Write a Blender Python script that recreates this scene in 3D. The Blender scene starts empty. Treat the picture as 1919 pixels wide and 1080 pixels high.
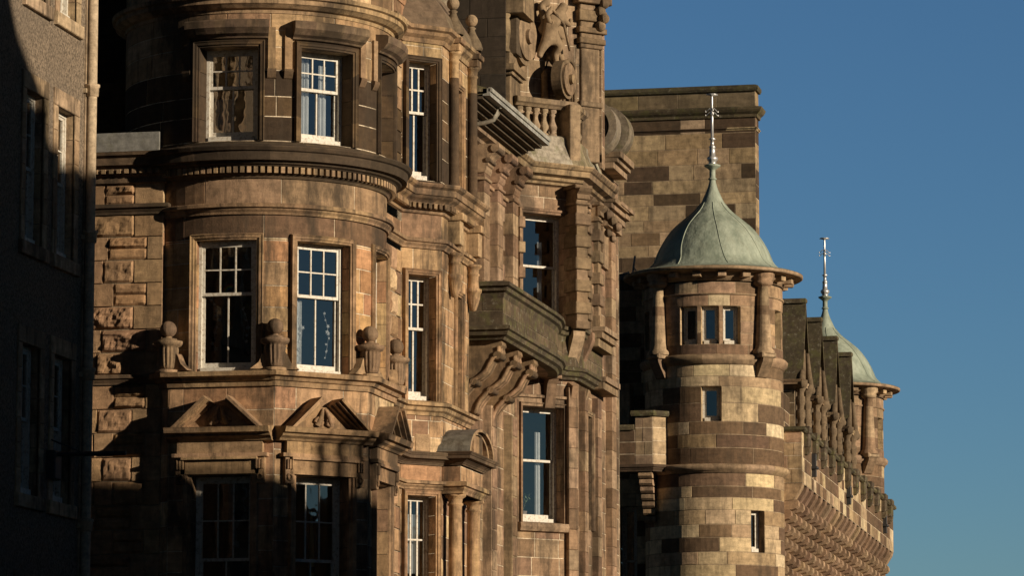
import bpy, math, random
from math import pi, sin, cos, tan, atan, atan2, radians, sqrt
from mathutils import Vector, Matrix, noise as mnoise
random.seed(7)
sc = bpy.context.scene
# ------------------------------------------------------------------ camera, sky, sun, exposure
FPX = 7375.0                      # focal length in pixels of the 1919 px wide photograph
TH = atan(1004/FPX)               # upward tilt
YAW = radians(11.8)               # the street runs along +Y, the camera looks a little left of it
CAMZ = 1.6
cd = bpy.data.cameras.new("camera"); cam = bpy.data.objects.new("camera", cd); sc.collection.objects.link(cam)
cam.location = (0, 0, CAMZ); cam.rotation_euler = (pi/2+TH, 0, YAW)
cd.sensor_width = 36; cd.lens = FPX*36/1919; cd.clip_start = .5; cd.clip_end = 6000
sc.camera = cam
SUN_EL, SUN_AZ = radians(13.0), radians(111.2)     # azimuth measured from +Y towards +X
SV = Vector((sin(SUN_AZ)*cos(SUN_EL), cos(SUN_AZ)*cos(SUN_EL), sin(SUN_EL)))
w = bpy.data.worlds.new("World"); sc.world = w; w.use_nodes = True
nt = w.node_tree; bg = nt.nodes["Background"]
sky = nt.nodes.new("ShaderNodeTexSky"); sky.sky_type = 'NISHITA'; sky.sun_disc = False
sky.sun_elevation = SUN_EL; sky.sun_rotation = SUN_AZ; sky.air_density = 1.0; sky.dust_density = .05; sky.ozone_density = 3.5
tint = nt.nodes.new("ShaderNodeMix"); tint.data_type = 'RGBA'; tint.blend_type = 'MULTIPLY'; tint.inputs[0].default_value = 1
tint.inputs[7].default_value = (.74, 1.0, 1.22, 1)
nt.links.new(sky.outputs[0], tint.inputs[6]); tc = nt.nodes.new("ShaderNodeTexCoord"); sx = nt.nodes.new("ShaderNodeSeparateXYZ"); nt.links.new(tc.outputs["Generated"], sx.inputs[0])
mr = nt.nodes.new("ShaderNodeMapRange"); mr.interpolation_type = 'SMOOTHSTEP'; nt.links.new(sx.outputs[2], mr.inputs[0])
for i_, v_ in zip((1, 2, 3, 4), (.22, .55, 1.0, .07)): mr.inputs[i_].default_value = v_  # sky colour also dimmed overhead, so the shaded walls get less fill
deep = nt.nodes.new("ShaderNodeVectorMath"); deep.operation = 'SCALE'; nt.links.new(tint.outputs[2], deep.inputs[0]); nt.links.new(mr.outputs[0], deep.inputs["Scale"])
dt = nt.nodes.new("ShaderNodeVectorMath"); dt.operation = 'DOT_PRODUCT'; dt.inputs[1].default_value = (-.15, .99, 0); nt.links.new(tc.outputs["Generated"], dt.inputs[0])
mr2 = nt.nodes.new("ShaderNodeMapRange"); mr2.interpolation_type = 'SMOOTHSTEP'; nt.links.new(dt.outputs["Value"], mr2.inputs[0])   # sky colour dimmed away from the view direction, to cut fill light in shade
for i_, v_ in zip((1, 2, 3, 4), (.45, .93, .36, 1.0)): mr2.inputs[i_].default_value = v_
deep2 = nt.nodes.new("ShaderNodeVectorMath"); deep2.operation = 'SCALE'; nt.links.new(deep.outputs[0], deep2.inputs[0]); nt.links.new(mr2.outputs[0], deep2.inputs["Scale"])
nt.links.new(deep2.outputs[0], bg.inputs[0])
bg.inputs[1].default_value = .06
sd = bpy.data.lights.new("sun", 'SUN'); sd.energy = 5.0; sd.angle = radians(.5); sd.color = (1, .82, .60)
so = bpy.data.objects.new("sun", sd); sc.collection.objects.link(so)
so.rotation_euler = (-SV).to_track_quat('-Z', 'Y').to_euler(); so.location = (60, -30, 60)
vs = sc.view_settings; vs.view_transform = 'Standard'; vs.look = 'None'; vs.gamma = 1; vs.exposure = 0
sc.cycles.max_bounces = 6; sc.cycles.diffuse_bounces = 2; sc.cycles.transparent_max_bounces = 12

# ------------------------------------------------------------------ measuring helpers
RV = (cos(YAW), sin(YAW)); FV = (-sin(YAW), cos(YAW))
def zp(py, x, y):
    k = x*FV[0]+y*FV[1]
    return CAMZ + k*tan(TH+atan((540-py)/FPX))
def ray(px, py):
    a = (px-959.5)/FPX; b = (540-py)/FPX; k = cos(TH)-b*sin(TH)
    return a*RV[0]+k*FV[0], a*RV[1]+k*FV[1]

class Flat:
    """a vertical plane: u runs to the right of somebody who faces it, o is out of it, z is up"""
    def __init__(s, x, y, phi):
        s.x, s.y, s.phi = x, y, phi; s.n = (sin(phi), -cos(phi)); s.t = (cos(phi), sin(phi)); s.round = False
    def __call__(s, u, o, z): return (s.x+s.t[0]*u+s.n[0]*o, s.y+s.t[1]*u+s.n[1]*o, z)
    def u(s, px, py=600):
        d = ray(px, py); c = s.x*s.n[0]+s.y*s.n[1]; k = c/(d[0]*s.n[0]+d[1]*s.n[1])
        return (k*d[0]-s.x)*s.t[0]+(k*d[1]-s.y)*s.t[1]
    def z(s, py, u=0, o=0): p = s(u, o, 0); return zp(py, p[0], p[1])
    def flat(s, u, o=0): p = s(u, o, 0); return Flat(p[0], p[1], s.phi)
class Arc:
    def __init__(s, cx, cy, R): s.cx, s.cy, s.R = cx, cy, R; s.round = True
    def __call__(s, u, o, z): f = u/s.R; return (s.cx+(s.R+o)*sin(f), s.cy-(s.R+o)*cos(f), z)
    def flat(s, u, o=0): p = s(u, o, 0); return Flat(p[0], p[1], u/s.R)
    def z(s, py, u=0, o=0): p = s(u, o, 0); return zp(py, p[0], p[1])
    def a(s, deg): return radians(deg)*s.R

# ------------------------------------------------------------------ palettes
def jit(c, j=.14):
    k = 1+random.uniform(-j, j); return (c[0]*k, c[1]*k*(1+random.uniform(-.03, .03)), c[2]*k*(1+random.uniform(-.05, .05)))
P_WARM = [(.46, .30, .175), (.37, .235, .14), (.56, .41, .25), (.27, .165, .10), (.42, .28, .17), (.40, .235, .14), (.22, .14, .088)]
P_PINK = [(.36, .225, .145), (.33, .20, .13), (.39, .25, .16), (.31, .185, .12), (.36, .24, .16)]
P_SOOT = [(.070, .047, .027), (.050, .034, .021), (.095, .062, .034), (.06, .04, .025), (.13, .084, .045)]
P_TUR = [(.62, .50, .325), (.55, .43, .27), (.50, .385, .24), (.15, .098, .06), (.125, .08, .05), (.18, .118, .072), (.32, .225, .135), (.44, .32, .20)]
P_TUR2 = [(.46, .34, .21), (.36, .26, .155), (.22, .15, .09), (.095, .064, .04), (.075, .05, .032), (.40, .31, .195)]
P_MOSS = [(.10, .085, .05), (.08, .07, .045), (.12, .10, .055), (.07, .06, .04)]
def pick(pal): return lambda u, z: jit(random.choice(pal))
MORT = (.66, .56, .42)
MORTD = (.36, .28, .19)

# ------------------------------------------------------------------ mesh builder
class MB:
    def __init__(s): s.v = []; s.f = []; s.c = []; s.sm = []
    def poly(s, pts, col, smooth=False):
        i = len(s.v); s.v += [tuple(p) for p in pts]; s.f.append(tuple(range(i, i+len(pts)))); s.c.append(col); s.sm.append(smooth)
    def quad(s, F, a, b, c, d, col): s.poly([F(*a), F(*b), F(*c), F(*d)], col)
    def box(s, F, u0, u1, o0, o1, z0, z1, col, n=1):
        if F.round: n = max(n, int(abs(u1-u0)/F.R/radians(5))+1)
        for k in range(n):
            a = u0+(u1-u0)*k/n; b = u0+(u1-u0)*(k+1)/n
            s.quad(F, (a, o1, z0), (b, o1, z0), (b, o1, z1), (a, o1, z1), col)
            s.quad(F, (a, o0, z1), (a, o1, z1), (b, o1, z1), (b, o0, z1), col)
            s.quad(F, (a, o0, z0), (b, o0, z0), (b, o1, z0), (a, o1, z0), col)
            s.quad(F, (b, o0, z0), (a, o0, z0), (a, o0, z1), (b, o0, z1), col)
        s.quad(F, (u0, o0, z0), (u0, o1, z0), (u0, o1, z1), (u0, o0, z1), col)
        s.quad(F, (u1, o1, z0), (u1, o0, z0), (u1, o0, z1), (u1, o1, z1), col)
    def bbox(s, F, u0, u1, o0, o1, z0, z1, col, b=.012):
        """box with a chamfer round its front face"""
        s.quad(F, (u0+b, o1, z0+b), (u1-b, o1, z0+b), (u1-b, o1, z1-b), (u0+b, o1, z1-b), col)
        i = [(u0+b, o1, z0+b), (u1-b, o1, z0+b), (u1-b, o1, z1-b), (u0+b, o1, z1-b)]
        m = [(u0, o1-b, z0), (u1, o1-b, z0), (u1, o1-b, z1), (u0, o1-b, z1)]
        k = [(u0, o0, z0), (u1, o0, z0), (u1, o0, z1), (u0, o0, z1)]
        for q in range(4):
            r = (q+1) % 4; s.quad(F, m[q], m[r], i[r], i[q], col); s.quad(F, k[q], k[r], m[r], m[q], col)
    def prism_u(s, F, u0, u1, pts, col):          # outline in (o,z), extruded along u
        a = [F(u0, o, z) for o, z in pts]; b = [F(u1, o, z) for o, z in pts]
        s.poly(a, col); s.poly(b[::-1], col)
        for i in range(len(pts)): j = (i+1) % len(pts); s.poly([a[j], a[i], b[i], b[j]], col)
    def prism_o(s, F, o0, o1, pts, col):          # outline in (u,z), extruded along o
        a = [F(u, o1, z) for u, z in pts]; b = [F(u, o0, z) for u, z in pts]
        s.poly(a, col); s.poly(b[::-1], col)
        for i in range(len(pts)): j = (i+1) % len(pts); s.poly([a[i], b[i], b[j], a[j]], col)
    def lathe(s, cx, cy, prof, col, n=24, flute=0, famp=0, fz=None, a0=0, a1=2*pi):
        rings = []
        for r, z in prof:
            ring = []
            for k in range(n+1):
                a = a0+(a1-a0)*k/n; rr = r
                if flute and fz and fz[0] < z < fz[1]: rr = r*(1-famp*(.5+.5*cos(a*flute)))
                ring.append((cx+rr*sin(a), cy-rr*cos(a), z))
            rings.append(ring)
        base = len(s.v)
        for ring in rings: s.v += ring
        for i in range(len(prof)-1):
            for k in range(n):
                p = base+i*(n+1)+k; s.f.append((p, p+1, p+n+2, p+n+1)); s.c.append(col(k/n, prof[i][1]) if callable(col) else col); s.sm.append(True)
    def ball(s, x, y, z, r, col, n=16): s.lathe(x, y, [(max(.001, r*sin(pi*i/12)), z-r*cos(pi*i/12)) for i in range(13)], col, n)
    def tube(s, pts, r, col, n=8):
        rings = []
        for i, p in enumerate(pts):
            p = Vector(p); d = (Vector(pts[min(i+1, len(pts)-1)])-Vector(pts[max(i-1, 0)])).normalized()
            a = d.cross(Vector((0, 0, 1)));  a = d.cross(Vector((1, 0, 0))) if a.length < .1 else a
            a.normalize(); b = d.cross(a); rr = r[i] if isinstance(r, (list, tuple)) else r
            rings.append([tuple(p+a*rr*cos(2*pi*k/n)+b*rr*sin(2*pi*k/n)) for k in range(n)])
        base = len(s.v)
        for q in rings: s.v += q
        for i in range(len(pts)-1):
            for k in range(n):
                k2 = (k+1) % n; p = base+i*n; s.f.append((p+k, p+k2, p+n+k2, p+n+k)); s.c.append(col); s.sm.append(True)
        s.f.append(tuple(base+k for k in range(n))); s.c.append(col); s.sm.append(False)
        s.f.append(tuple(base+(len(pts)-1)*n+k for k in range(n))); s.c.append(col); s.sm.append(False)
    # moulding run along a plan path (x,y), outward to the right of its direction; profile (out, z)
    def mould(s, path, prof, pal, stone=.8, closed_ends=True, smooth=False):
        P = [Vector(p) for p in path]; n = len(P); M = []
        for i in range(n):
            ns = []
            if i > 0: t = (P[i]-P[i-1]).normalized(); ns.append(Vector((t.y, -t.x)))
            if i < n-1: t = (P[i+1]-P[i]).normalized(); ns.append(Vector((t.y, -t.x)))
            m = ns[0] if len(ns) == 1 else (ns[0]+ns[1]).normalized()
            if len(ns) == 2: m = m/max(.35, m.dot(ns[0]))
            M.append(m)
        rings = [[(P[i].x+M[i].x*o, P[i].y+M[i].y*o, z) for o, z in prof] for i in range(n)]
        left = 0; col = pal(0, 0)
        for i in range(n-1):
            L = (P[i+1]-P[i]).length; t = 0.0; a = rings[i]
            while t < L-1e-6:
                if left <= 1e-6: left = random.uniform(.7, 1.3)*stone; col = pal(0, prof[0][1])
                st = min(left, L-t); left -= st; t += st
                b = [tuple(Vector(x).lerp(Vector(y), t/L)) for x, y in zip(rings[i], rings[i+1])]
                for k in range(len(prof)-1): s.poly([a[k], b[k], b[k+1], a[k+1]], col)
                a = b
        if closed_ends: s.poly(rings[0], col); s.poly(rings[-1][::-1], col)
    # moulded frame round an opening; profile (away from the opening, out)
    def frame(s, F, u0, u1, z0, z1, prof, pal, bottom=False):
        pts = [(u0, z0, -1, 0), (u0, z1, -1, 1), (u1, z1, 1, 1), (u1, z0, 1, 0)]
        if bottom: pts = [(u0, z0, -1, -1), (u0, z1, -1, 1), (u1, z1, 1, 1), (u1, z0, 1, -1), (u0, z0, -1, -1)]
        for i in range(len(pts)-1):
            A, B = pts[i], pts[i+1]; n = 5 if F.round and i in (1, 3) else (4 if i in (0, 2) else 1)
            for q in range(n):
                col = pal(0, z0)
                for k in range(len(prof)-1):
                    def pt(f, w, o): return F(A[0]+(B[0]-A[0])*f+(A[2]+(B[2]-A[2])*f)*w, o, A[1]+(B[1]-A[1])*f+(A[3]+(B[3]-A[3])*f)*w)
                    (w0, o0), (w1, o1) = prof[k], prof[k+1]
                    s.poly([pt(q/n, w0, o0), pt((q+1)/n, w0, o0), pt((q+1)/n, w1, o1), pt(q/n, w1, o1)], col)
    # coursed masonry
    def ashlar(s, F, u0, u1, z0, z1, ch, pal, ops=(), ln=(.5, 1.0), mort=MORT, rock=0, g=.0075, dep=.007, rows=None, skipback=False):
        zs = {round(z0, 4), round(z1, 4)}
        for o in ops:
            for z in (o[2], o[3]):
                if z0 < z < z1: zs.add(round(z, 4))
        zs = sorted(zs); cs = []
        for a, b in zip(zs, zs[1:]):
            n = max(1, round((b-a)/ch)); wts = [random.uniform(.82, 1.18) for _ in range(n)]; t = sum(wts); z = a
            for q in wts: cs.append((z, z+(b-a)*q/t)); z += (b-a)*q/t
        for ci, (a, b) in enumerate(cs):
            m = (a+b)/2; iv = [(u0, u1)]
            for o in ops:
                if o[2] < m < o[3]:
                    nv = []
                    for p, q in iv:
                        if o[1] <= p or o[0] >= q: nv.append((p, q)); continue
                        if o[0] > p: nv.append((p, o[0]))
                        if o[1] < q: nv.append((o[1], q))
                    iv = nv
            for p, q in iv:
                if q-p < .01: continue
                nn = max(1, int((q-p)/F.R/radians(5))+1) if F.round else 1
                for k in range(nn):
                    x0 = p+(q-p)*k/nn; x1 = p+(q-p)*(k+1)/nn
                    s.quad(F, (x0, -dep, a), (x1, -dep, a), (x1, -dep, b), (x0, -dep, b), mort)
                x = p; first = True
                while x < q-1e-4:
                    L = random.uniform(*ln)*(random.uniform(.4, .9) if first else 1)
                    if q-x-L < ln[0]*.6: L = q-x
                    y = min(q, x+L); first = False
                    s.block(F, x+g, y-g, a+g, b-g, dep, pal(x, m), rock); x = y
    def block(s, F, u0, u1, z0, z1, dep, col, rock=0):
        c = .004
        if rock:
            nu = max(5, int((u1-u0)/.035)); nz = max(4, int((z1-z0)/.035)); base = len(s.v); so_ = random.uniform(0, 50); k0 = random.uniform(.3, 1.15)
            for j in range(nz+1):
                for i in range(nu+1):
                    e = min(i, nu-i, j, nz-j); U, Z_ = u0+(u1-u0)*i/nu, z0+(z1-z0)*j/nz
                    q = mnoise.noise((U*4.5+so_, Z_*7, so_)) + .6*mnoise.noise((U*13, Z_*17+so_, 3))
                    hh = rock*k0*(.62+.75*q)*(1 if e > 1 else .8)
                    s.v.append(F(U, -dep if e == 0 else max(.002, hh), Z_))
            for j in range(nz):
                for i in range(nu):
                    p = base+j*(nu+1)+i; s.f.append((p, p+1, p+nu+2, p+nu+1)); s.c.append(col); s.sm.append(False)
            return
        n = max(1, int((u1-u0)/F.R/radians(5))+1) if F.round else 1
        e = random.uniform(-.002, .004)
        for k in range(n):
            a = u0+(u1-u0)*k/n; b = u0+(u1-u0)*(k+1)/n; a2 = a+(c if k == 0 else 0); b2 = b-(c if k == n-1 else 0)
            s.quad(F, (a2, e, z0+c), (b2, e, z0+c), (b2, e, z1-c), (a2, e, z1-c), col)
            s.quad(F, (a, -dep, z0), (b, -dep, z0), (b2, e, z0+c), (a2, e, z0+c), col)
            s.quad(F, (a2, e, z1-c), (b2, e, z1-c), (b, -dep, z1), (a, -dep, z1), col)
        s.quad(F, (u0, -dep, z0), (u0+c, e, z0+c), (u0+c, e, z1-c), (u0, -dep, z1), col)
        s.quad(F, (u1-c, e, z0+c), (u1, -dep, z0), (u1, -dep, z1), (u1-c, e, z1-c), col)
    def build(s, name, mat, parent=None, label=None):
        me = bpy.data.meshes.new(name); me.from_pydata(s.v, [], s.f)
        at = me.attributes.new("tone", 'FLOAT_COLOR', 'CORNER'); buf = []
        for f, c in zip(s.f, s.c): buf += [c[0], c[1], c[2], 1.0]*len(f)
        at.data.foreach_set("color", buf)
        me.polygons.foreach_set("use_smooth", s.sm); me.materials.append(mat); me.update()
        o = bpy.data.objects.new(name, me); sc.collection.objects.link(o)
        if parent:
            o.parent = parent
            if parent.type == 'EMPTY': o.matrix_parent_inverse = Matrix.Translation(-parent.location)
        if label: o['label'] = label
        return o
def thing(name, label, cat, group=None, loc=(0, 0, 0)):
    o = bpy.data.objects.new(name, None); sc.collection.objects.link(o); o.location = loc
    o.empty_display_size = .5; o['label'] = label; o['category'] = cat
    if group: o['group'] = group
    return o
def tag(o, label, cat, group=None):
    o['label'] = label; o['category'] = cat
    if group: o['group'] = group
def structure(o): o['kind'] = 'structure'; return o

# ------------------------------------------------------------------ materials
def mat_new(name):
    m = bpy.data.materials.new(name); m.use_nodes = True; return m, m.node_tree, m.node_tree.nodes["Principled BSDF"]
def N(t, typ, **kw):
    n = t.nodes.new(typ)
    for k, v in kw.items(): setattr(n, k, v)
    return n
def noise(t, scale, detail=4, vec=None, rough=.6):
    n = N(t, "ShaderNodeTexNoise"); n.inputs["Scale"].default_value = scale; n.inputs["Detail"].default_value = detail
    n.inputs["Roughness"].default_value = rough
    if vec: t.links.new(vec, n.inputs["Vector"])
    return n.outputs[0]
def ramp(t, src, a, b, lo=0.0, hi=1.0):
    n = N(t, "ShaderNodeMapRange"); t.links.new(src, n.inputs[0])
    for i, v in zip((1, 2, 3, 4), (a, b, lo, hi)): n.inputs[i].default_value = v
    return n.outputs[0]
def mixc(t, fac, A, B, mode='MIX'):
    n = N(t, "ShaderNodeMix", data_type='RGBA', blend_type=mode)
    for s_, i in ((fac, 0), (A, 6), (B, 7)):
        if isinstance(s_, (int, float)): n.inputs[i].default_value = s_
        elif isinstance(s_, tuple): n.inputs[i].default_value = (*s_, 1)
        else: t.links.new(s_, n.inputs[i])
    return n.outputs[2]
def stone_mat(name, stain=.45, bump=.5, scale=1.0, stain_col=(.045, .034, .024), moss=0.0, rough=.85):
    m, t, b = mat_new(name)
    g = N(t, "ShaderNodeNewGeometry"); pos = g.outputs["Position"]
    at = N(t, "ShaderNodeAttribute", attribute_name="tone")
    mp = N(t, "ShaderNodeMapping"); mp.inputs["Scale"].default_value = (1, 1, .35); t.links.new(pos, mp.inputs[0])
    big = noise(t, 1.3*scale, 6, mp.outputs[0], .68)
    med = noise(t, 6*scale, 5, pos, .7); fine = noise(t, 60, 4, pos, .75)
    mb = N(t, "ShaderNodeMapping"); mb.inputs["Scale"].default_value = (1.5, 1.5, 9); t.links.new(pos, mb.inputs[0])
    bed = noise(t, 1.6, 4, mb.outputs[0], .6)
    v1 = ramp(t, med, .3, .7, .62, 1.28); v2 = ramp(t, fine, .3, .7, .86, 1.12); v3 = ramp(t, bed, .3, .7, .82, 1.12)
    c = at.outputs["Color"]
    mm = N(t, "ShaderNodeMath", operation='MULTIPLY'); t.links.new(v1, mm.inputs[0]); t.links.new(v2, mm.inputs[1])
    mm2 = N(t, "ShaderNodeMath", operation='MULTIPLY'); t.links.new(mm.outputs[0], mm2.inputs[0]); t.links.new(v3, mm2.inputs[1])
    mm3 = N(t, "ShaderNodeMath", operation='MULTIPLY'); t.links.new(mm2.outputs[0], mm3.inputs[0]); mm3.inputs[1].default_value = 1.12
    vv = N(t, "ShaderNodeVectorMath", operation='SCALE'); t.links.new(c, vv.inputs[0]); t.links.new(mm3.outputs[0], vv.inputs["Scale"])
    col = vv.outputs[0]
    col = mixc(t, ramp(t, big, .50, .62, 0, stain), col, stain_col)
    ms = N(t, "ShaderNodeMapping"); ms.inputs["Scale"].default_value = (5, 5, .45); t.links.new(pos, ms.inputs[0])
    col = mixc(t, ramp(t, noise(t, 1.0, 5, ms.outputs[0], .7), .50, .68, 0, stain*.95), col, tuple(x*1.5 for x in stain_col))
    md = noise(t, 3.1*scale, 5, mp.outputs[0], .75)
    col = mixc(t, ramp(t, md, .58, .70, 0, stain*.7), col, stain_col)
    if moss:
        col = mixc(t, ramp(t, noise(t, 4, 6, pos, .7), .5, .62, 0, moss), col, (.13, .13, .05))
        col = mixc(t, ramp(t, noise(t, 9, 6, pos, .7), .58, .66, 0, moss*.8), col, (.30, .30, .24))
    t.links.new(col, b.inputs["Base Color"]); b.inputs["Roughness"].default_value = rough
    b.inputs["Specular IOR Level"].default_value = .25
    hs = N(t, "ShaderNodeMath", operation='ADD'); t.links.new(fine, hs.inputs[0]); t.links.new(med, hs.inputs[1])
    bp = N(t, "ShaderNodeBump"); bp.inputs["Strength"].default_value = bump; bp.inputs["Distance"].default_value = .02
    t.links.new(hs.outputs[0], bp.inputs["Height"]); t.links.new(bp.outputs[0], b.inputs["Normal"])
    return m
STONE = stone_mat("weathered_sandstone", .82, .5)
STONE3 = stone_mat("brown_sandstone", .68, .45)
ROCKM = stone_mat("rock_faced_sandstone", .4, .9)
TURM = stone_mat("banded_sandstone", .45, .45)
MOSSM = stone_mat("mossy_stone", .5, .6, 1.5, moss=.55)
LEADM = stone_mat("lead_sheet", .35, .25, 1.5, (.10, .10, .10), moss=.25, rough=.6)
def plain(name, col, rough=.6, metal=0, bump=0, var=.25, scale=8):
    m, t, b = mat_new(name); g = N(t, "ShaderNodeNewGeometry")
    n = noise(t, scale, 5, g.outputs["Position"], .65)
    t.links.new(mixc(t, ramp(t, n, .3, .7, 0, 1), tuple(x*(1-var) for x in col), tuple(min(1, x*(1+var)) for x in col)), b.inputs["Base Color"])
    b.inputs["Roughness"].default_value = rough; b.inputs["Metallic"].default_value = metal
    if bump:
        bp = N(t, "ShaderNodeBump"); bp.inputs["Strength"].default_value = bump; bp.inputs["Distance"].default_value = .02
        t.links.new(noise(t, scale*6, 4, g.outputs["Position"]), bp.inputs["Height"]); t.links.new(bp.outputs[0], b.inputs["Normal"])
    return m
def white_mat():
    m, t, b = mat_new("flaking_white_paint"); g = N(t, "ShaderNodeNewGeometry"); p = g.outputs["Position"]
    c = mixc(t, ramp(t, noise(t, 16, 6, p, .8), .50, .60, 0, .8), (.66, .64, .58), (.30, .24, .17))
    c = mixc(t, ramp(t, noise(t, 3, 4, p), .4, .7, 0, .35), c, (.50, .46, .38))
    t.links.new(c, b.inputs["Base Color"]); b.inputs["Roughness"].default_value = .55; return m
WHITE = white_mat()
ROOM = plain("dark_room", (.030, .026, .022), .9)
METAL = plain("pale_metal", (.62, .63, .64), .35, .6, 0, .12)
DARKM = plain("dark_iron", (.03, .03, .032), .6)
PIPE = stone_mat("painted_iron", .3, .2, 2, (.12, .08, .05), rough=.6)
SLATE = plain("slate_roof", (.07, .07, .075), .7, 0, .3)
CURT = plain("white_curtain", (.72, .74, .76), .9, 0, 0, .1)
CARVE = plain('carved_stone', (.27, .195, .12), .9, 0, .5, .3)
def harl_mat():
    m, t, b = mat_new("harled_wall"); g = N(t, "ShaderNodeNewGeometry"); p = g.outputs["Position"]
    c = mixc(t, ramp(t, noise(t, 22, 5, p, .8), .40, .60), (.09, .07, .05), (.38, .30, .22))
    c = mixc(t, ramp(t, noise(t, .8, 5, p, .7), .45, .7, 0, .5), c, (.17, .14, .11))
    t.links.new(c, b.inputs["Base Color"]); b.inputs["Roughness"].default_value = .95
    bp = N(t, "ShaderNodeBump"); bp.inputs["Strength"].default_value = 1; bp.inputs["Distance"].default_value = .04
    t.links.new(noise(t, 24, 5, p, .8), bp.inputs["Height"]); t.links.new(bp.outputs[0], b.inputs["Normal"]); return m
HARL = harl_mat()
def copper_mat():
    m, t, b = mat_new("verdigris_copper"); g = N(t, "ShaderNodeNewGeometry"); p = g.outputs["Position"]
    mp = N(t, "ShaderNodeMapping"); mp.inputs["Scale"].default_value = (1, 1, .3); t.links.new(p, mp.inputs[0])
    c = mixc(t, ramp(t, noise(t, 2.2, 6, mp.outputs[0], .7), .35, .65), (.20, .245, .20), (.41, .47, .39))
    c = mixc(t, ramp(t, noise(t, 5, 6, mp.outputs[0], .75), .56, .7, 0, .6), c, (.12, .15, .11))
    ms = N(t, "ShaderNodeMapping"); ms.inputs["Scale"].default_value = (7, 7, .5); t.links.new(p, ms.inputs[0])
    c = mixc(t, ramp(t, noise(t, 1, 5, ms.outputs[0], .7), .5, .7, 0, .32), c, (.16, .16, .11))
    c = mixc(t, ramp(t, noise(t, 30, 3, p, .7), .6, .72, 0, .4), c, (.42, .45, .38))
    t.links.new(c, b.inputs["Base Color"]); b.inputs["Roughness"].default_value = .62; b.inputs["Metallic"].default_value = .0
    bp = N(t, "ShaderNodeBump"); bp.inputs["Strength"].default_value = .6; bp.inputs["Distance"].default_value = .05
    t.links.new(noise(t, 5, 4, p), bp.inputs["Height"]); t.links.new(bp.outputs[0], b.inputs["Normal"]); return m
COPPER = copper_mat()
def glass_mat():
    m, t, b = mat_new("window_glass"); out = t.nodes["Material Output"]; t.nodes.remove(b)
    tr = N(t, "ShaderNodeBsdfTransparent"); tr.inputs[0].default_value = (.80, .84, .86, 1)
    gl = N(t, "ShaderNodeBsdfGlossy"); gl.inputs["Roughness"].default_value = .02; gl.inputs[0].default_value = (1, .96, .88, 1)
    g = N(t, "ShaderNodeNewGeometry")
    bp = N(t, "ShaderNodeBump"); bp.inputs["Strength"].default_value = .12; bp.inputs["Distance"].default_value = .02
    t.links.new(noise(t, 2.5, 2, g.outputs["Position"]), bp.inputs["Height"]); t.links.new(bp.outputs[0], gl.inputs["Normal"])
    lw = N(t, "ShaderNodeLayerWeight"); lw.inputs[0].default_value = .5
    mx = N(t, "ShaderNodeMixShader"); t.links.new(ramp(t, lw.outputs["Fresnel"], 0, 1, .15, 1), mx.inputs[0])
    t.links.new(tr.outputs[0], mx.inputs[1]); t.links.new(gl.outputs[0], mx.inputs[2]); t.links.new(mx.outputs[0], out.inputs[0]); return m
GLASS = glass_mat()
WH = (1, 1, 1)

# ------------------------------------------------------------------ profiles
def prof(z0, z1, p, kind=0):
    h = z1-z0
    if kind == 0: q = [(0, 0), (.14, 0), (.16, .10), (.22, .12), (.26, .2), (.4, .3), (.52, .36), (.52, .42), (.84, .46), (.84, .70), (.9, .72), (.94, .82), (1, .9), (1, .97), (.9, 1.0), (-.1, 1.06)]
    elif kind == 1: q = [(0, 0), (.3, 0), (.36, .2), (.62, .42), (.66, .55), (1, .62), (1, .92), (.9, 1), (0, 1.08)]
    elif kind == 2: q = [(0, 0), (.4, .05), (.85, .25), (1, .5), (.85, .75), (.5, .85), (.5, 1), (0, 1)]
    return [(a*p, z0+b*h) for a, b in q]
ARCH = [(0, 0), (0, .045), (.045, .05), (.05, .075), (.095, .08), (.10, .11), (.15, .115), (.17, .06), (.17, 0)]
ARCHS = [(0, 0), (0, .03), (.03, .035), (.035, .055), (.07, .06), (.09, .075), (.11, .03), (.11, 0)]

def arcpath(A, d0, d1, n=None):
    n = n or max(2, int(abs(d1-d0)/5)); return [A(A.a(d0+(d1-d0)*i/n), 0, 0)[:2] for i in range(n+1)]

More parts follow.
